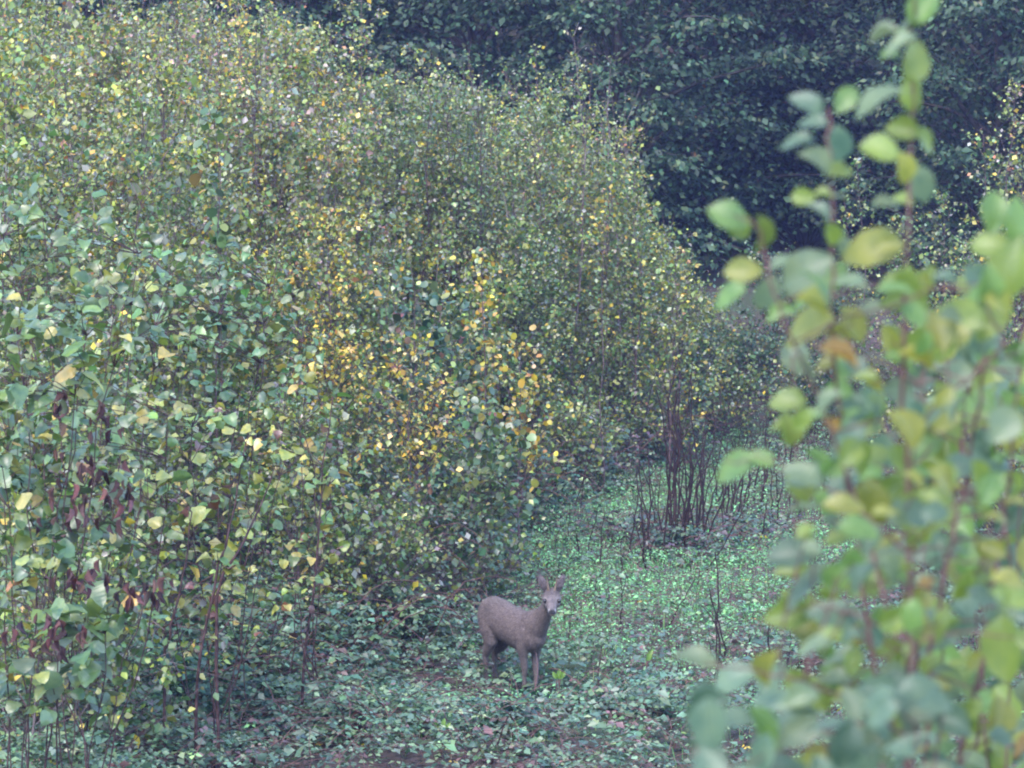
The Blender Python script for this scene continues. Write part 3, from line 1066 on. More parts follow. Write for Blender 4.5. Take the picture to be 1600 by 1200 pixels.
bramble_bush('bramble tangle below the slim hazel trunk', 500, 1060, 1.4, .8, 800)
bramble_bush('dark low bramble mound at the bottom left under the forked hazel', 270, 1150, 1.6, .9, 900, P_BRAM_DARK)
bramble_bush('bramble mound at the foot of the straight dark trunk', 430, 1090, 1.5, .8, 800)
bramble_bush('bramble mound in the lower left corner', 90, 1140, 1.7, 1.0, 900)
bramble_bush('tall bramble thicket under the withered hazel leaves at the left edge', 30, 1060, 1.8, 1.1, 950)
bramble_bush('bramble bush between the left edge brambles and the forked hazel', 180, 1085, 1.6, 1.0, 900)
bramble_bush('bramble bush just right of the forked hazel trunk', 370, 1050, 1.5, .9, 850)
bramble_bush('bramble mound at the bottom edge left of centre', 560, 1150, 1.1, .42, 460)
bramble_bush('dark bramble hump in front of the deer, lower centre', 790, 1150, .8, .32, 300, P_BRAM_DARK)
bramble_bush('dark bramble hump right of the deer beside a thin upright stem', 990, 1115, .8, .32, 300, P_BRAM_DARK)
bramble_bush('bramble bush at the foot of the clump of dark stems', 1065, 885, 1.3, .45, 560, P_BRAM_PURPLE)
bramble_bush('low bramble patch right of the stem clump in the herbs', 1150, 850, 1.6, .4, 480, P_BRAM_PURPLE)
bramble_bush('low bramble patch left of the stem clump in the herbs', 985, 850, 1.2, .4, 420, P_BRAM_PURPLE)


# ------------------------------------------------------------------ bare stems in the clearing
def stem(label, group, b, t, r, name='dead_stem', mat=M_DEAD, mid=None, side=0, cat='stem'):
    g = ground_at(*b)
    base = np.array([g[0], g[1], float(ground_z(g[0], g[1]))])
    e = at(t[0] + rng.normal(0, 5), t[1], g[1] + rng.normal(0, .2))
    p = wob(base - np.array([0, 0, .06]), e, 9, .05)
    T = Tubes()
    T.add(p, np.linspace(r * 1.02, r * .45, 9), 6)
    L = np.linalg.norm(e - base)
    for i in range(side):
        u = rng.uniform(.35, .95) * 8
        k = min(int(u), 7)
        q = p[k] + (p[k + 1] - p[k]) * (u - k)
        a = rng.random() * 6.28
        d = np.array([math.cos(a) * .6, math.sin(a) * .4, rng.uniform(.4, 1.1)]) * L * rng.uniform(.08, .22)
        T.add(wob(q, q + d, 4, .08), np.linspace(r * .4, r * .2, 4), 4)
    o = link(name, T.mesh(name, base), mat)
    o.location = tuple(base)
    tag(o, label, cat, group)
    return o


clump_o, back_o, scat_o, tall_o = [], [], [], []
# the clump of dark stems (base column,row -> top column,row, radius in metres)
clump = [((1010, 875), (1008, 700), .016), ((1022, 865), (1000, 720), .014), ((1032, 868), (1040, 690), .018), ((1040, 872), (1050, 640), .020),
         ((1052, 876), (1056, 610), .030), ((1060, 868), (1075, 700), .016), ((1068, 872), (1085, 690), .026), ((1075, 865), (1074, 740), .014),
         ((1084, 862), (1092, 715), .022), ((1092, 860), (1110, 670), .018), ((1096, 866), (1122, 740), .014), ((1046, 880), (1033, 760), .012),
         ((1008, 905), (1006, 815), .018), ((1018, 890), (990, 800), .012), ((1070, 880), (1064, 660), .014), ((1036, 860), (1022, 745), .012)]
for i in range(14):
    bx_ = rng.uniform(960, 1140)
    clump.append(((bx_, rng.uniform(850, 895)), (bx_ + rng.normal(6, 34), rng.uniform(680, 810)), rng.uniform(.007, .015)))
for i in range(7):
    bx_ = rng.uniform(1010, 1110)
    clump.append(((bx_, rng.uniform(845, 880)), (bx_ + rng.normal(15, 30), rng.uniform(580, 670)), rng.uniform(.009, .016)))
clump.sort(key=lambda q: q[0][0])
for b, t, r in clump:
    clump_o.append(stem('x', 'stems of the dense clump', b, t, r, side=3))
number_off(clump_o, '# from left of the dark bare stems in the dense clump')
back = [((1128, 800), (1135, 690), .015), ((1142, 800), (1150, 700), .016), ((1150, 815), (1163, 705), .018), ((1160, 800), (1170, 720), .016),
        ((1176, 790), (1190, 700), .018), ((1186, 800), (1196, 690), .022), ((1192, 790), (1198, 670), .020), ((1168, 795), (1174, 690), .014),
        ((1135, 830), (1140, 740), .020), ((1205, 760), (1215, 700), .018), ((1222, 765), (1226, 700), .018), ((1240, 760), (1236, 690), .018),
        ((1255, 750), (1262, 700), .016), ((1216, 800), (1206, 740), .016), ((1272, 760), (1282, 700), .016), ((1120, 790), (1116, 710), .014)]
for i in range(16):
    bx_ = rng.uniform(1110, 1310)
    back.append(((bx_, rng.uniform(755, 850)), (bx_ + rng.normal(6, 22), rng.uniform(675, 760)), rng.uniform(.008, .017)))
back.sort(key=lambda q: q[0][0])
for b, t, r in back:
    back_o.append(stem('x', 'stems in the back row of the clearing', b, t, r, side=2))
number_off(back_o, '# from left of the dark stems in the row behind the clump')
scatter = [((938, 905), (942, 800), .010), ((905, 890), (896, 830), .011), ((985, 890), (984, 830), .009), ((912, 880), (932, 790), .010), ((972, 900), (974, 840), .009),
           ((1165, 850), (1164, 780), .011), ((1172, 835), (1172, 790), .010), ((1187, 855), (1195, 780), .014), ((1202, 845), (1204, 790), .012), ((1140, 860), (1137, 790), .016),
           ((1254, 830), (1258, 790), .010), ((955, 975), (953, 910), .008), ((1083, 935), (1090, 890), .009), ((1040, 985), (1090, 900), .007), ((1000, 960), (1004, 930), .007),
           ((870, 905), (880, 870), .008), ((970, 945), (974, 860), .009), ((925, 960), (934, 900), .007)]
for i in range(34):
    bx_, by_ = rng.uniform(840, 1290), rng.uniform(830, 1120)
    scatter.append(((bx_, by_), (bx_ + rng.normal(4, 14), by_ - rng.uniform(30, 85)), rng.uniform(.004, .009)))
scatter.sort(key=lambda q: q[0][0])
for i, (b, t, r) in enumerate(scatter):
    scat_o.append(stem('x', 'short upright twigs in the herbs', b, t, r, side=2))
number_off(scat_o, '# from left of the short upright twigs scattered over the clearing')
single = [
    ('tall dark stem with a broken branch right of the deer, left one of the pair', (1128, 1060), (1119, 862), .013),
    ('tall dark stem leaning against its pair right of the deer', (1140, 1055), (1112, 920), .011),
    ('short dark stem in front of the tall pair right of the deer', (1114, 1105), (1121, 960), .010),
    ('thin dark stem standing right of the deer above the bramble hump', (941, 1108), (938, 1010), .010),
    ('thin twig rising from the reddish litter right of the deer', (968, 990), (972, 905), .009),
    ('upright dark stem left of the leaning stump by the blurred shrub', (1205, 1045), (1208, 955), .012),
    ('second thin upright stem beside the leaning stump', (1228, 1045), (1228, 985), .009),
    ('thick dark leaning stump stem beside the blurred shrub', (1242, 1045), (1256, 975), .024),
    ('dark leaning stick crossing beside the stump stem', (1252, 1042), (1276, 990), .018),
    ('brown stick leaning at the bottom edge below the deer', (765, 1195), (788, 1120), .012),
]
for lab, b, t, r in single:
    stem(lab, None, b, t, r, side=3)
red = [
    ('reddish straight stem rising from the brambles left of the deer', (652, 968), (678, 745), .011),
    ('thin dark twig leaning right over the bramble bank', (540, 915), (609, 772), .009),
    ('short leaning twig beside the reddish straight stem', (632, 945), (661, 868), .009),
    ('dark twig slanting up behind the deer', (688, 930), (727, 876), .007),
    ('long twig lying slanted left of the deer rump', (665, 990), (735, 948), .007),
    ('purple cane arching to the ground at the lower left', (475, 1168), (404, 1066), .012),
    ('pale twig slanting across the lower left corner', (165, 1120), (205, 1010), .013),
    ('thin dark stem at the far left edge bottom', (10, 1140), (50, 930), .012),
    ('bare stem between lower left brambles', (262, 1190), (228, 1070), .011),
    ('reddish twig in the litter right of the deer', (862, 1020), (905, 992), .008),
]
for lab, b, t, r in red:
    stem(lab, None, b, t, r, name='bare_twig', mat=M_REDTWIG, side=4, cat='twig')
tall = [((980, 770), (1040, 560), .010), ((900, 830), (915, 700), .010), ((835, 820), (838, 640), .011), ((855, 800), (935, 560), .009), ((880, 810), (960, 600), .008), ((840, 760), (985, 480), .008), ((1055, 790), (1062, 560), .02), ((1040, 760), (1085, 570), .012)]
for b, t, r in tall:
    tall_o.append(stem('x', 'bare shoots along the thicket edge', b, t, r, name='bare_twig', side=5, cat='twig'))
number_off(tall_o, '# from left of the long bare shoots slanting up at the thicket edge')

T = Tubes()
for i in range(220):
    y = rng.uniform(47.5, 53)
    x = float(edge_x(y)) + rng.uniform(-1.0, 3.2)
    b = np.array([x, y, float(ground_z(x, y))])
    e = b + np.array([rng.normal(0, .3), rng.normal(0, .3), rng.uniform(.2, .9)])
    T.add(wob(b, e, 4, .10), np.linspace(.006, .003, 4), 3)
tag(link('dead_stalks', T.mesh('dead_stalks'), M_DEAD), 'reddish-brown tangle of dead stalks at the far end of the clearing', 'stalks', kind='stuff')

# large-leaved docks
for lab, px, py, spec in [
    ('dock plant with three bright upright leaves just right of the deer feet', 872, 1098, [(-.5, .08), (.1, .10), (.6, .09)]),
    ('single bright yellow-green dock leaf standing right of centre', 1008, 1068, [(.5, .12), (.9, .06)]),
    ('small dock with pale green leaves at the bottom edge', 690, 1180, [(-.7, .08), (.2, .09), (.9, .07)]),
]:
    g = ground_at(px, py)
    root = empty('dock_plant', tuple(g))
    tag(root, lab, 'plant')
    for a, L in spec:
        st = g + np.array([a * .03, 0, .22])
        T = Tubes()
        T.add(wob(g, st, 4, .05), np.linspace(.006, .004, 4), 4)
        link('stalk', T.mesh('stalk', g), M_REDTWIG, root)
        put_leaf('leaf', SHRUB_ME[0], root, st, (a, -.1, 1.0), (a * .3, -.8, .4), L, (.16, .27, .06), .7)

# dry grass tuft at the lower left
for lab, px, py in [('tuft of dry straw-coloured grass at the bottom left edge', 150, 1190), ('dry straw tuft beside the pale twig at lower left', 60, 1195)]:
    g = ground_at(px, py)
    x = g[0] + rng.normal(0, .18, 220)
    y = g[1] + rng.normal(0, .18, 220)
    V, F, c = blades(220, (x, y), .42, [(3, (.30, .22, .17)), (2, (.22, .15, .12)), (1, (.36, .30, .22))], .9)
    o = link('dry_grass_tuft', np_mesh('dry_grass_tuft', V - g, F, c), M_HERB)
    o.location = tuple(g)
    tag(o, lab, 'grass tuft')


# ------------------------------------------------------------------ the roe deer
def loft(secs, k=18):
    """secs: (centre, half width, half height, side axis) -> closed quads"""
    V, F = [], []
    c = np.array([s[0] for s in secs], float)
    t = norm(np.gradient(c, axis=0))
    for i, s in enumerate(secs):
        side = np.asarray(s[3], float)
        side = norm(side - t[i] * np.dot(side, t[i]))
        up = np.cross(t[i], side)
        for j in range(k):
            a = 2 * math.pi * j / k
            V.append(c[i] + side * math.cos(a) * s[1] + up * math.sin(a) * s[2])
    for i in range(len(secs) - 1):
        for j in range(k):
            F.append((i * k + j, i * k + (j + 1) % k, (i + 1) * k + (j + 1) % k, (i + 1) * k + j))
    n = len(V)
    V.append(c[0] - t[0] * min(secs[0][1], secs[0][2]) * .5)
    V.append(c[-1] + t[-1] * min(secs[-1][1], secs[-1][2]) * .5)
    for j in range(k):
        F.append((n, (j + 1) % k, j, n))
        b = (len(secs) - 1) * k
        F.append((n + 1, b + j, b + (j + 1) % k, n + 1))
    return V, F


YAW = R(57)
LY = np.array([0, 1., 0])
pieces = []
body = [(-.455, .63, .045, .075), (-.42, .625, .095, .13), (-.34, .62, .135, .165), (-.22, .605, .142, .168), (-.08, .58, .138, .160), (.06, .555, .140, .165),
        (.18, .54, .140, .172), (.28, .54, .122, .165), (.36, .545, .095, .135), (.42, .555, .06, .085)]
pieces.append(loft([((x, 0, z), w, h, LY) for x, z, w, h in body], 22))
HY = -(YAW - R(90)) * 0 - math.atan2(math.cos(YAW), math.sin(YAW))      # head turned towards the camera
hd = np.array([math.cos(HY) * math.cos(R(-26)), math.sin(HY) * math.cos(R(-26)), math.sin(R(-26))])
hs = np.array([-math.sin(HY), math.cos(HY), 0])
hu = np.cross(hd, hs)
HC = np.array([.645, -.035, .885])
HSC = 1.16
neck = [((.27, 0, .575), .108, .155), ((.37, -.004, .63), .092, .130), ((.46, -.012, .695), .065, .090), ((.535, -.022, .765), .054, .070), ((.59, -.03, .825), .050, .060), ((.62, -.034, .875), .050, .056)]
pieces.append(loft([(c, w, h, LY if i < 3 else LY * .6 + hs * .4) for i, (c, w, h) in enumerate(neck)]))
head = [(-.085, .022, .026, .012), (-.065, .045, .048, .008), (-.02, .066, .062, .0), (.03, .069, .058, -.002), (.062, .058, .050, -.006), (.095, .039, .040, -.010), (.135, .031, .033, -.012), (.165, .028, .027, -.012), (.185, .018, .018, -.012)]
pieces.append(loft([(HC + (hd * s + hu * o) * HSC, w * HSC, h * HSC, hs) for s, w, h, o in head], 18))
for sg in (1, -1):
    # ear
    eb = HC + (hs * sg * .042 - hd * .045 + hu * .038) * HSC
    ed = norm(hu * .95 + hs * sg * .32 - hd * .05)
    es = norm(np.cross(ed, hd))
    pieces.append(loft([(eb + ed * a * 1.12, w * 1.08, th * 1.1, es) for a, w, th in [(-.01, .018, .015), (.025, .027, .013), (.065, .034, .011), (.10, .031, .010), (.13, .020, .008), (.15, .008, .006)]], 12))
    # fore leg
    fo = .03 * sg
    fl = [((.25, sg * .075, .52), .055, .085), ((.245, sg * .07, .42), .045, .065), ((.25 + fo * .3, sg * .056, .33), .032, .042), ((.262 + fo * .6, sg * .045, .245), .027, .030), ((.262 + fo, sg * .040, .16), .0175, .019),
          ((.260 + fo, sg * .040, .085), .020, .022), ((.275 + fo, sg * .040, .045), .019, .024), ((.292 + fo, sg * .040, .0), .021, .030)]
    pieces.append(loft([(c, w, h, LY) for c, w, h in fl], 12))
    # hind leg
    ho = -.05 * sg
    hl = [((-.28, sg * .07, .62), .075, .14), ((-.25 + ho * .2, sg * .09, .50), .065, .115), ((-.245 + ho * .4, sg * .092, .41), .047, .075), ((-.31 + ho * .6, sg * .086, .335), .034, .050), ((-.375 + ho, sg * .08, .28), .026, .036),
          ((-.375 + ho, sg * .076, .19), .019, .022), ((-.365 + ho, sg * .074, .09), .021, .022), ((-.348 + ho, sg * .074, .045), .020, .024), ((-.332 + ho, sg * .074, 0), .021, .030)]
    pieces.append(loft([(c, w, h, LY) for c, w, h in hl], 12))
bv, bf, o = [], [], 0
for V, F in pieces:
    bv += [tuple(v) for v in V]
    bf += [tuple(i + o for i in (f if f[0] != f[3] else f[:3])) for f in F]
    o = len(bv)
me = bpy.data.meshes.new('deer_cage')
me.from_pydata(bv, [], bf)
cage = bpy.data.objects.new('deer_cage', me)
C.objects.link(cage)
md = cage.modifiers.new('r', 'REMESH')
md.mode = 'VOXEL'
md.voxel_size = .0075
ms = cage.modifiers.new('s', 'SMOOTH')
ms.factor = .5
ms.iterations = 5
dg = bpy.context.evaluated_depsgraph_get()
dm = bpy.data.meshes.new_from_object(cage.evaluated_get(dg))
bpy.data.objects.remove(cage)
dm.name = 'body'
nv = len(dm.vertices)
co = np.empty(nv * 3, np.float32)
dm.vertices.foreach_get('co', co)
co = co.reshape(-1, 3).astype(float)
# coat colours, with shade in the hip hollow painted in
coat = np.tile(np.array([.070, .052, .046]), (nv, 1))


def blend(mask, c):
    global coat
    mk = np.clip(mask, 0, 1)[:, None]
    coat = coat * (1 - mk) + np.array(c) * mk


blend(np.exp(-((co[:, 0] + .23) / .07) ** 2 - ((co[:, 2] - .69) / .05) ** 2) * .55, (.030, .024, .022))  # painted shade of the hollow by the hip
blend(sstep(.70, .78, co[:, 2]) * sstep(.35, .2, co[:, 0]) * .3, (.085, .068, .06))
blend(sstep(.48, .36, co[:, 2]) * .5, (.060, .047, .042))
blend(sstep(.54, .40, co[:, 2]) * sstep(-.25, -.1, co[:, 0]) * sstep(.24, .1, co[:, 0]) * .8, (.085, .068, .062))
blend(sstep(-.415, -.45, co[:, 0]) * sstep(.50, .56, co[:, 2]) * sstep(.73, .68, co[:, 2]), (.36, .32, .29))        # rump patch
rel = (co - HC) / HSC
hx, hy_, hz = rel @ hd, rel @ hs, rel @ hu
inhead = (hx > -.1) & (np.abs(hy_) < .12) & (hz > -.08) & (co[:, 2] > .78)
hm = inhead.astype(float)
blend(hm * sstep(-.06, .02, hx) * .8, (.066, .054, .052))
blend(hm * sstep(.02, .05, hz) * sstep(.08, .02, hx) * sstep(-.1, -.02, hx) * .6, (.045, .034, .031))                  # dark forehead
blend(hm * sstep(.135, .150, hx) * sstep(.016, .025, np.abs(hy_)) * .6, (.30, .28, .27))                             # white lip patches
blend(hm * sstep(.10, .13, hx) * sstep(-.014, -.024, hz), (.36, .33, .31))                                            # white chin
blend(hm * sstep(.155, .17, hx) * sstep(-.022, -.012, hz), (.012, .011, .012))                                        # nose pad
ear = inhead & (hz > .07)
efr = ear & (hx > -.047)
blend(ear.astype(float) * .5, (.035, .028, .027))
blend(efr.astype(float) * .6 * sstep(.065, .09, hz), (.15, .11, .105))
blend(hm * np.exp(-((hx - .045) / .022) ** 2 - ((hz - .02) / .022) ** 2) * sstep(.03, .045, np.abs(hy_)) * .7, (.15, .125, .12))
blend(ear.astype(float) * sstep(.155, .18, hz) * .8, (.05, .04, .04))
blend(sstep(.03, .015, co[:, 2]), (.02, .017, .016))                                                                  # hooves
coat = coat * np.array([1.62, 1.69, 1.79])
coat *= np.exp(rng.normal(0, .16, (nv, 1)))
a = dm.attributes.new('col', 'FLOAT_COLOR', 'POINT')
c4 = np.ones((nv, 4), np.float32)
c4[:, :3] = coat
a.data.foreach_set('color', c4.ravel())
dm.polygons.foreach_set('use_smooth', np.ones(len(dm.polygons), bool))

mf, nt = new_mat('deer_coat')
N_, Lk = nt.nodes, nt.links
out = N_.new('ShaderNodeOutputMaterial')
p = N_.new('ShaderNodeBsdfPrincipled')
at_ = N_.new('ShaderNodeAttribute')
at_.attribute_name = 'col'
tc = N_.new('ShaderNodeTexCoord')
mp = N_.new('ShaderNodeMapping')
mp.inputs['Scale'].default_value = (60, 160, 160)
no = N_.new('ShaderNodeTexNoise')
no.inputs['Scale'].default_value = 1.0
no.inputs['Detail'].default_value = 5
no2 = N_.new('ShaderNodeTexNoise')
no2.inputs['Scale'].default_value = 30
no2.inputs['Detail'].default_value = 6
rp = N_.new('ShaderNodeValToRGB')
rp.color_ramp.elements[0].position = .32
rp.color_ramp.elements[1].position = .68
rp.color_ramp.elements[0].color = (.78, .78, .80, 1)
rp.color_ramp.elements[1].color = (1.22, 1.20, 1.16, 1)
mx = N_.new('ShaderNodeMix')
mx.data_type = 'RGBA'
mx.blend_type = 'MULTIPLY'
mx.inputs[0].default_value = 1
bp = N_.new('ShaderNodeBump')
bp.inputs['Strength'].default_value = .9
bp.inputs['Distance'].default_value = .014
Lk.new(tc.outputs['Object'], mp.inputs[0])
Lk.new(mp.outputs[0], no.inputs['Vector'])
Lk.new(tc.outputs['Object'], no2.inputs['Vector'])
Lk.new(no2.outputs['Fac'], rp.inputs[0])
Lk.new(at_.outputs['Color'], mx.inputs[6])
Lk.new(rp.outputs[0], mx.inputs[7])
Lk.new(mx.outputs[2], p.inputs['Base Color'])
Lk.new(no.outputs['Fac'], bp.inputs['Height'])
Lk.new(bp.outputs[0], p.inputs['Normal'])
p.inputs['Roughness'].default_value = .9
p.inputs['Specular IOR Level'].default_value = .15
p.inputs['Sheen Weight'].default_value = .06
Lk.new(p.outputs[0], out.inputs['Surface'])


def plain(name, col, rough, spec=.5):
    m, nt = new_mat(name)
    o_ = nt.nodes.new('ShaderNodeOutputMaterial')
    q = nt.nodes.new('ShaderNodeBsdfPrincipled')
    n_ = nt.nodes.new('ShaderNodeTexNoise')
    n_.inputs['Scale'].default_value = 60
    r_ = nt.nodes.new('ShaderNodeValToRGB')
    r_.color_ramp.elements[0].color = (*[c * .75 for c in col], 1)
    r_.color_ramp.elements[1].color = (*[c * 1.25 for c in col], 1)
    nt.links.new(n_.outputs['Fac'], r_.inputs[0])
    nt.links.new(r_.outputs[0], q.inputs['Base Color'])
    q.inputs['Roughness'].default_value = rough
    q.inputs['Specular IOR Level'].default_value = spec
    nt.links.new(q.outputs[0], o_.inputs['Surface'])
    return m


DS = 1.10
ff = ground_at(830, 1088)                                   # where the fore feet stand
fwd = np.array([math.cos(YAW), -math.sin(YAW)])
ctr = ff[:2] - fwd * .275 * DS
hz_ = float(ground_z(*(ctr - fwd * .36 * DS)))
fz_ = float(ground_z(*ff[:2]))
deer = empty('roe_deer', (ctr[0], ctr[1], (hz_ + fz_) / 2))
deer.rotation_euler = (0, math.atan2(hz_ - fz_, .635 * DS), -YAW)
deer.scale = (DS, DS, DS)
tag(deer, 'grey-brown young roe buck standing in the brambles, head turned to the viewer', 'deer')
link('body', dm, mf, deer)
# fur: short strands lying back along the body
pa = np.empty(len(dm.polygons) * 3, np.float32)
dm.polygons.foreach_get('center', pa)
pn = np.empty(len(dm.polygons) * 3, np.float32)
dm.polygons.foreach_get('normal', pn)
pa, pn = pa.reshape(-1, 3).astype(float), pn.reshape(-1, 3).astype(float)
nf = 42000
fi = rng.integers(0, len(pa), nf)
ok_ = (((pa[fi] - HC) @ hd) < .035) & (pa[fi][:, 2] > .05)
fi = fi[ok_]
nf = len(fi)
fp = pa[fi] + rng.normal(0, .003, (nf, 3))
fnr = pn[fi]
flow = np.tile(np.array([-1., 0, -.45]), (nf, 1)) + rng.normal(0, .25, (nf, 3))
flow = norm(flow - fnr * (flow * fnr).sum(1, keepdims=True))
fd = norm(flow + fnr * rng.uniform(.15, .5, (nf, 1)))
fl_ = np.where(pa[fi][:, 2] < .40, .009, .016) * rng.uniform(.6, 1.3, nf)
fl_ = np.where(((pa[fi] - HC) @ hd) > -.13, np.minimum(fl_, .010), fl_)
fw = norm(np.cross(fd, fnr)) * .0022
FV = np.stack([fp - fw, fp + fw, fp + fd * fl_[:, None]], 1).reshape(-1, 3)
near = np.empty(len(dm.polygons), np.int32)
dm.polygons.foreach_get('loop_start', near)
lv = np.empty(len(dm.loops), np.int32)
dm.loops.foreach_get('vertex_index', lv)
fc = coat[lv[near[fi]]] * np.exp(rng.normal(0, .13, (nf, 1)))
mfur = leaf_mat('deer_fur', rough=.75, trans=.15, spec=.2)
link('fur', np_mesh('fur', FV, np.arange(nf * 3).reshape(-1, 3), np.repeat(fc, 3, 0)), mfur, deer)
m_eye = plain('deer_eye', (.010, .007, .006), .12)
m_ant = plain('antler_horn', (.22, .15, .11), .6)
for sg in (1, -1):
    ec = HC + (hd * .062 + hs * sg * .051 + hu * .024) * HSC
    t_ = np.linspace(0, math.pi, 9)
    sec = [(ec + hd * (-math.cos(q) * .021), max(.001, math.sin(q) * .017), max(.001, math.sin(q) * .019), hs) for q in t_]
    V, F = loft(sec, 12)
    e_me = bpy.data.meshes.new('eye')
    e_me.from_pydata([tuple(v) for v in V], [], [f if f[0] != f[3] else f[:3] for f in F])
    e_me.polygons.foreach_set('use_smooth', np.ones(len(e_me.polygons), bool))
    link('eye', e_me, m_eye, deer)
    ab = HC + (hs * sg * .022 - hd * .025 + hu * .052) * HSC
    T = Tubes()
    T.add([ab - hu * .01, ab + hu * .03 + hs * sg * .004, ab + hu * .08 + hs * sg * .012 - hd * .006, ab + hu * .125 + hs * sg * .016 - hd * .004, ab + hu * .155 + hs * sg * .017 + hd * .004], [.012, .0085, .0065, .0045, .0015], 8)
    link('antler', T.mesh('antler'), m_ant, deer)


# ------------------------------------------------------------------ the blurred leafy shrub in front, right
FY = 4.7
fx = col_x(1430, FY)
fb = np.array([fx, FY, float(ground_z(fx, FY))])
shrub = empty('leafy_shrub', tuple(fb))
tag(shrub, 'large out-of-focus leafy shrub with round yellow-green leaves close by on the right', 'shrub')
FYG, FYL, FPALE, FGREY, FGREEN, FORN = (.145, .195, .052), (.19, .20, .052), (.125, .168, .10), (.09, .14, .095), (.11, .185, .06), (.24, .15, .05)  # pale and grey tones paint sky reflection on leaf tops into the colour
stemsF = [([(1437, -60), (1430, 0), (1422, 60), (1425, 160), (1425, 220), (1420, 330), (1414, 480), (1412, 640), (1420, 800), (1424, 950), (1420, 1250)], 4.7, .0042),
          ([(1293, 168), (1296, 240), (1300, 300), (1302, 380), (1298, 480), (1305, 580), (1320, 720), (1350, 900), (1390, 1250)], 4.75, .0038),
          ([(1145, 335), (1180, 350), (1195, 390), (1205, 450), (1240, 540), (1290, 650), (1350, 800), (1400, 1000)], 4.6, .003),
          ([(1560, 300), (1562, 400), (1545, 520), (1530, 620), (1505, 760), (1485, 860), (1460, 1000), (1440, 1250)], 4.9, .004),
          ([(1412, 720), (1455, 640), (1510, 590), (1570, 540)], 4.72, .0028),
          ([(1130, 720), (1190, 715), (1260, 740), (1330, 790), (1415, 860)], 4.55, .0025),
          ([(1100, 1040), (1160, 1045), (1230, 1060), (1320, 1090), (1420, 1150)], 4.5, .003),
          ([(1600, 420), (1590, 600), (1570, 800), (1540, 1000), (1490, 1250)], 5.0, .004),
          ([(1225, 960), (1270, 945), (1340, 960), (1420, 1000)], 4.6, .0024),
          ([(1170, 1140), (1250, 1130), (1340, 1160), (1400, 1230)], 4.45, .0028)]
spF = []
for pl, Y, r in stemsF:
    p = np.array([at(a, b, Y + .05 * math.sin(b * .01)) for a, b in pl])
    tt = np.linspace(0, len(p) - 1, 24)
    p = np.stack([np.interp(tt, np.arange(len(p)), p[:, k]) for k in range(3)], -1)
    p[1:-1] += rng.normal(0, .0025, (22, 3))
    T = Tubes()
    if pl[-1][1] > 1200:
        p = np.concatenate([p, [fb + np.array([rng.normal(0, .06), rng.normal(0, .06), -.05])]])
    T.add(p, np.linspace(r * .45, r * 1.15, len(p)), 7)
    link('stem', T.mesh('stem', fb), M_REDTWIG, shrub)
    spF.append(p)
SPINES = np.concatenate(spF)


def fleaf(px, py, L, ang, colr, face=.5, Y=None, root=None):
    """one leaf: photo centre, length in photo pixels, direction in the picture (deg, 0 = right, 90 = up); face: 1 = blade flat to us, 0 = edge on"""
    Y = Y or FY + rng.uniform(-.12, .12)
    a = math.radians(ang)
    D = np.array([math.cos(a), rng.uniform(-.35, .35), math.sin(a)])
    D = D / np.linalg.norm(D)
    Nn = np.array([rng.normal(0, .25), -face, 1 - face * .7]) + .12 * rng.normal(0, 1, 3)
    size = L / FPX * Y * 1.12
    c = at(px, py, Y)
    c4_ = np.array(colr) * math.exp(rng.normal(0, .12))
    put_leaf('leaf', SHRUB_ME[rng.integers(0, 5)], root or shrub, c - D * size * .5, D, Nn, size, c4_, rng.uniform(.95, 1.2))


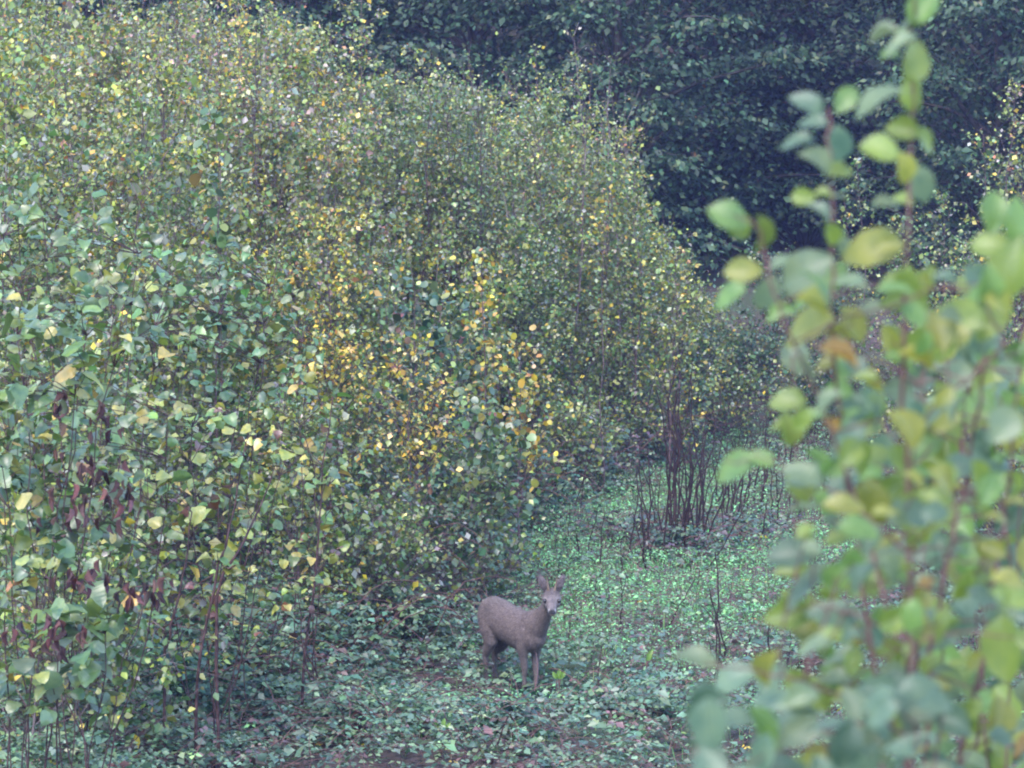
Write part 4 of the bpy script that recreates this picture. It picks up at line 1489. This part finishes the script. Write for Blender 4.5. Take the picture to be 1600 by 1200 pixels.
hand = [(1442, 12, 62, 60, FGREEN, .8), (1382, 56, 46, 195, FPALE, .3), (1408, 55, 28, 200, FGREEN, .6), (1412, 76, 56, 25, FPALE, .35), (1433, 98, 66, 60, FYG, .7), (1392, 90, 34, 200, FGREEN, .5),
        (1370, 160, 80, 205, FPALE, .35), (1428, 146, 62, 95, FYG, .6), (1412, 203, 50, 165, FYG, .8), (1446, 214, 46, 330, FYG, .8), (1376, 242, 62, 170, FYG, .5), (1413, 262, 46, 285, FYL, .7),
        (1440, 284, 54, 285, FPALE, .5), (1386, 325, 44, 190, FPALE, .35), (1412, 314, 34, 150, FYG, .6), (1370, 384, 82, 182, FYL, .9), (1424, 30, 40, 180, FPALE, .4),
        (1268, 160, 48, 140, FGREY, .45), (1322, 156, 48, 55, FGREEN, .5), (1272, 188, 42, 160, FGREY, .4), (1250, 216, 46, 170, FGREY, .5), (1312, 228, 62, 280, FGREY, .8), (1272, 256, 54, 140, FPALE, .4),
        (1310, 264, 42, 20, FYG, .9), (1256, 310, 36, 180, FYG, .8), (1284, 304, 32, 160, FYG, .5), (1314, 308, 30, 0, FPALE, .3), (1280, 330, 40, 130, FGREY, .3), (1300, 366, 40, 300, FYG, .5), (1314, 382, 32, 290, FPALE, .4),
        (1262, 424, 84, 210, FPALE, .6), (1228, 410, 50, 190, FPALE, .35), (1328, 450, 52, 340, FPALE, .4), (1138, 340, 64, 150, FGREEN, .5), (1150, 352, 50, 320, FYG, .8), (1188, 366, 58, 280, FYG, .5),
        (1162, 424, 56, 180, FYL, .9), (1142, 456, 50, 200, FGREEN, .8), (1200, 456, 54, 250, FPALE, .4), (1552, 332, 66, 80, FGREEN, .8), (1550, 386, 64, 170, FYG, .8), (1582, 420, 84, 90, FYG, .8), (1590, 350, 60, 70, FGREEN, .7),
        (1415, 478, 74, 170, FYG, .9), (1262, 505, 80, 190, FYL, .8), (1360, 500, 60, 20, FPALE, .4), (1500, 490, 80, 150, FYG, .8), (1545, 500, 76, 60, FYG, .8), (1465, 515, 70, 100, FYL, .7),
        (1150, 725, 62, 195, FGREEN, .5), (1185, 722, 46, 340, FGREEN, .6), (1090, 1042, 70, 175, FPALE, .35), (1150, 1060, 70, 200, FGREY, .5), (1205, 1060, 60, 60, FGREY, .7), (1385, 385, 40, 10, FYL, .8),
        (1235, 960, 70, 185, FYG, .8), (1270, 900, 90, 190, FPALE, .4), (1240, 868, 80, 180, FGREY, .5), (1575, 1015, 100, 90, FYG, .95), (1440, 800, 90, 20, FYG, .8), (1360, 790, 80, 270, FYL, .8)]
for h in hand:
    fleaf(*h)
# the dense lower part
cnt = 0
while cnt < 240:
    px, py = rng.uniform(1185, 1625), rng.uniform(430, 1225)
    left = np.interp(py, [430, 520, 650, 800, 960, 1040, 1100, 1225], [1225, 1190, 1205, 1225, 1215, 1120, 1110, 1080])
    if px < left + rng.uniform(0, 50):
        if not (py > 1010 and px > left - 60 and rng.random() < .35):
            continue
    if rng.random() > np.interp(px, [1080, 1250, 1400, 1620], [.9, .8, .85, .8]):
        continue
    low = (py - 430) / 800
    pal = [(3.8 - 1.0 * low, FYG), (2.0 - .6 * low, FYL), (1.9 + .6 * low, FPALE), (.8 + 1.8 * low, FGREY), (1.6, FGREEN), (.10, FORN)]
    w = np.array([q[0] for q in pal])
    c = pal[rng.choice(6, p=w / w.sum())][1]
    Y = FY + rng.uniform(-.45, .7)
    ang = rng.normal(180, 55) if rng.random() < .55 else rng.normal(0, 55)
    fleaf(px, py, rng.uniform(30, 66), ang, c, rng.uniform(.15, .95), Y)
    cnt += 1
    if cnt % 3 == 0:
        e = at(px, py, Y)
        q = SPINES[int(np.argmin(((SPINES - e) ** 2).sum(1) + np.maximum(0, SPINES[:, 2] - e[2])))]
        T = Tubes()
        T.add(wob(q, e, 5, .06, .03), np.linspace(.0022, .0012, 5), 4)
        link('twig', T.mesh('twig', fb), M_REDTWIG, shrub)



def side_shrub(label, bpx, Y, nleaf, region, pal, Lr, nst):
    bx = col_x(bpx, Y)
    b = np.array([bx, Y, float(ground_z(bx, Y))])
    root = empty('leafy_shrub', tuple(b))
    tag(root, label, 'shrub')
    sp = []
    for i in range(nst):
        e = at(rng.uniform(region[0], region[1]), rng.uniform(region[2], region[2] + 150), Y + rng.uniform(-.3, .3))
        p = wob(b, e, 14, .03)
        T = Tubes()
        T.add(p, np.linspace(.0045, .0015, 14), 6)
        link('stem', T.mesh('stem', b), M_REDTWIG, root)
        sp.append(p)
    sp = np.concatenate(sp)
    for i in range(nleaf):
        px, py = rng.uniform(region[0], region[1]), rng.uniform(region[2], region[3])
        yy = Y + rng.uniform(-.35, .35)
        w = np.array([q[0] for q in pal])
        fleaf(px, py, rng.uniform(*Lr), rng.normal(180, 60) if i % 2 else rng.normal(0, 60), pal[rng.choice(len(pal), p=w / w.sum())][1], rng.uniform(.1, .9), yy, root)
        if i % 3 == 0:
            e = at(px, py, yy)
            q = sp[int(np.argmin(((sp - e) ** 2).sum(1) + np.maximum(0, sp[:, 2] - e[2])))]
            T = Tubes()
            T.add(wob(q, e, 5, .06, .03), np.linspace(.002, .0012, 5), 4)
            link('twig', T.mesh('twig', b), M_REDTWIG, root)


side_shrub('blurred dark blue-green shrub along the bottom edge at right', 1330, 4.2, 38, (1080, 1480, 1080, 1250), [(5, FGREY), (2, (.05, .09, .06)), (1.2, FPALE), (.6, FGREEN)], (50, 84), 5)
side_shrub('blurred green shrub behind the yellow-green one at the right edge', 1560, 6.4, 130, (1430, 1640, 520, 1220), [(3, FGREY), (3, FGREEN), (2, FYG), (2, FPALE), (.7, FYL)], (42, 70), 7)
side_shrub('blurred yellow-green shoots filling the middle of the near shrub', 1380, 5.2, 70, (1235, 1520, 540, 1130), [(3, FYG), (2, FGREEN), (1.6, FYL), (1.5, FPALE), (1.2, FGREY)], (40, 66), 5)

# ------------------------------------------------------------------ blue haze added to lift dark shade
HZ = dict(x=(-72, 72), y=(-32, 114), z=(-2.5, 50))
hv = [(x, y, z) for x in HZ['x'] for y in HZ['y'] for z in HZ['z']]
hf = [(0, 1, 3, 2), (4, 6, 7, 5), (0, 4, 5, 1), (2, 3, 7, 6), (0, 2, 6, 4), (1, 5, 7, 3)]
hme = bpy.data.meshes.new('haze')
hme.from_pydata(hv, [], hf)
mh, nt = new_mat('blue_shade_haze')
out = nt.nodes.new('ShaderNodeOutputMaterial')
pv = nt.nodes.new('ShaderNodeVolumePrincipled')
pv.inputs['Color'].default_value = (.40, .46, 1.0, 1)  # deep blue, turns the dark forest shade navy
pv.inputs['Density'].default_value = .0006
pv.inputs['Anisotropy'].default_value = .2
nt.links.new(pv.outputs[0], out.inputs['Volume'])
tag(link('haze', hme, mh), 'thin blue haze added over the clearing to tint dark shade', 'haze', kind='stuff')
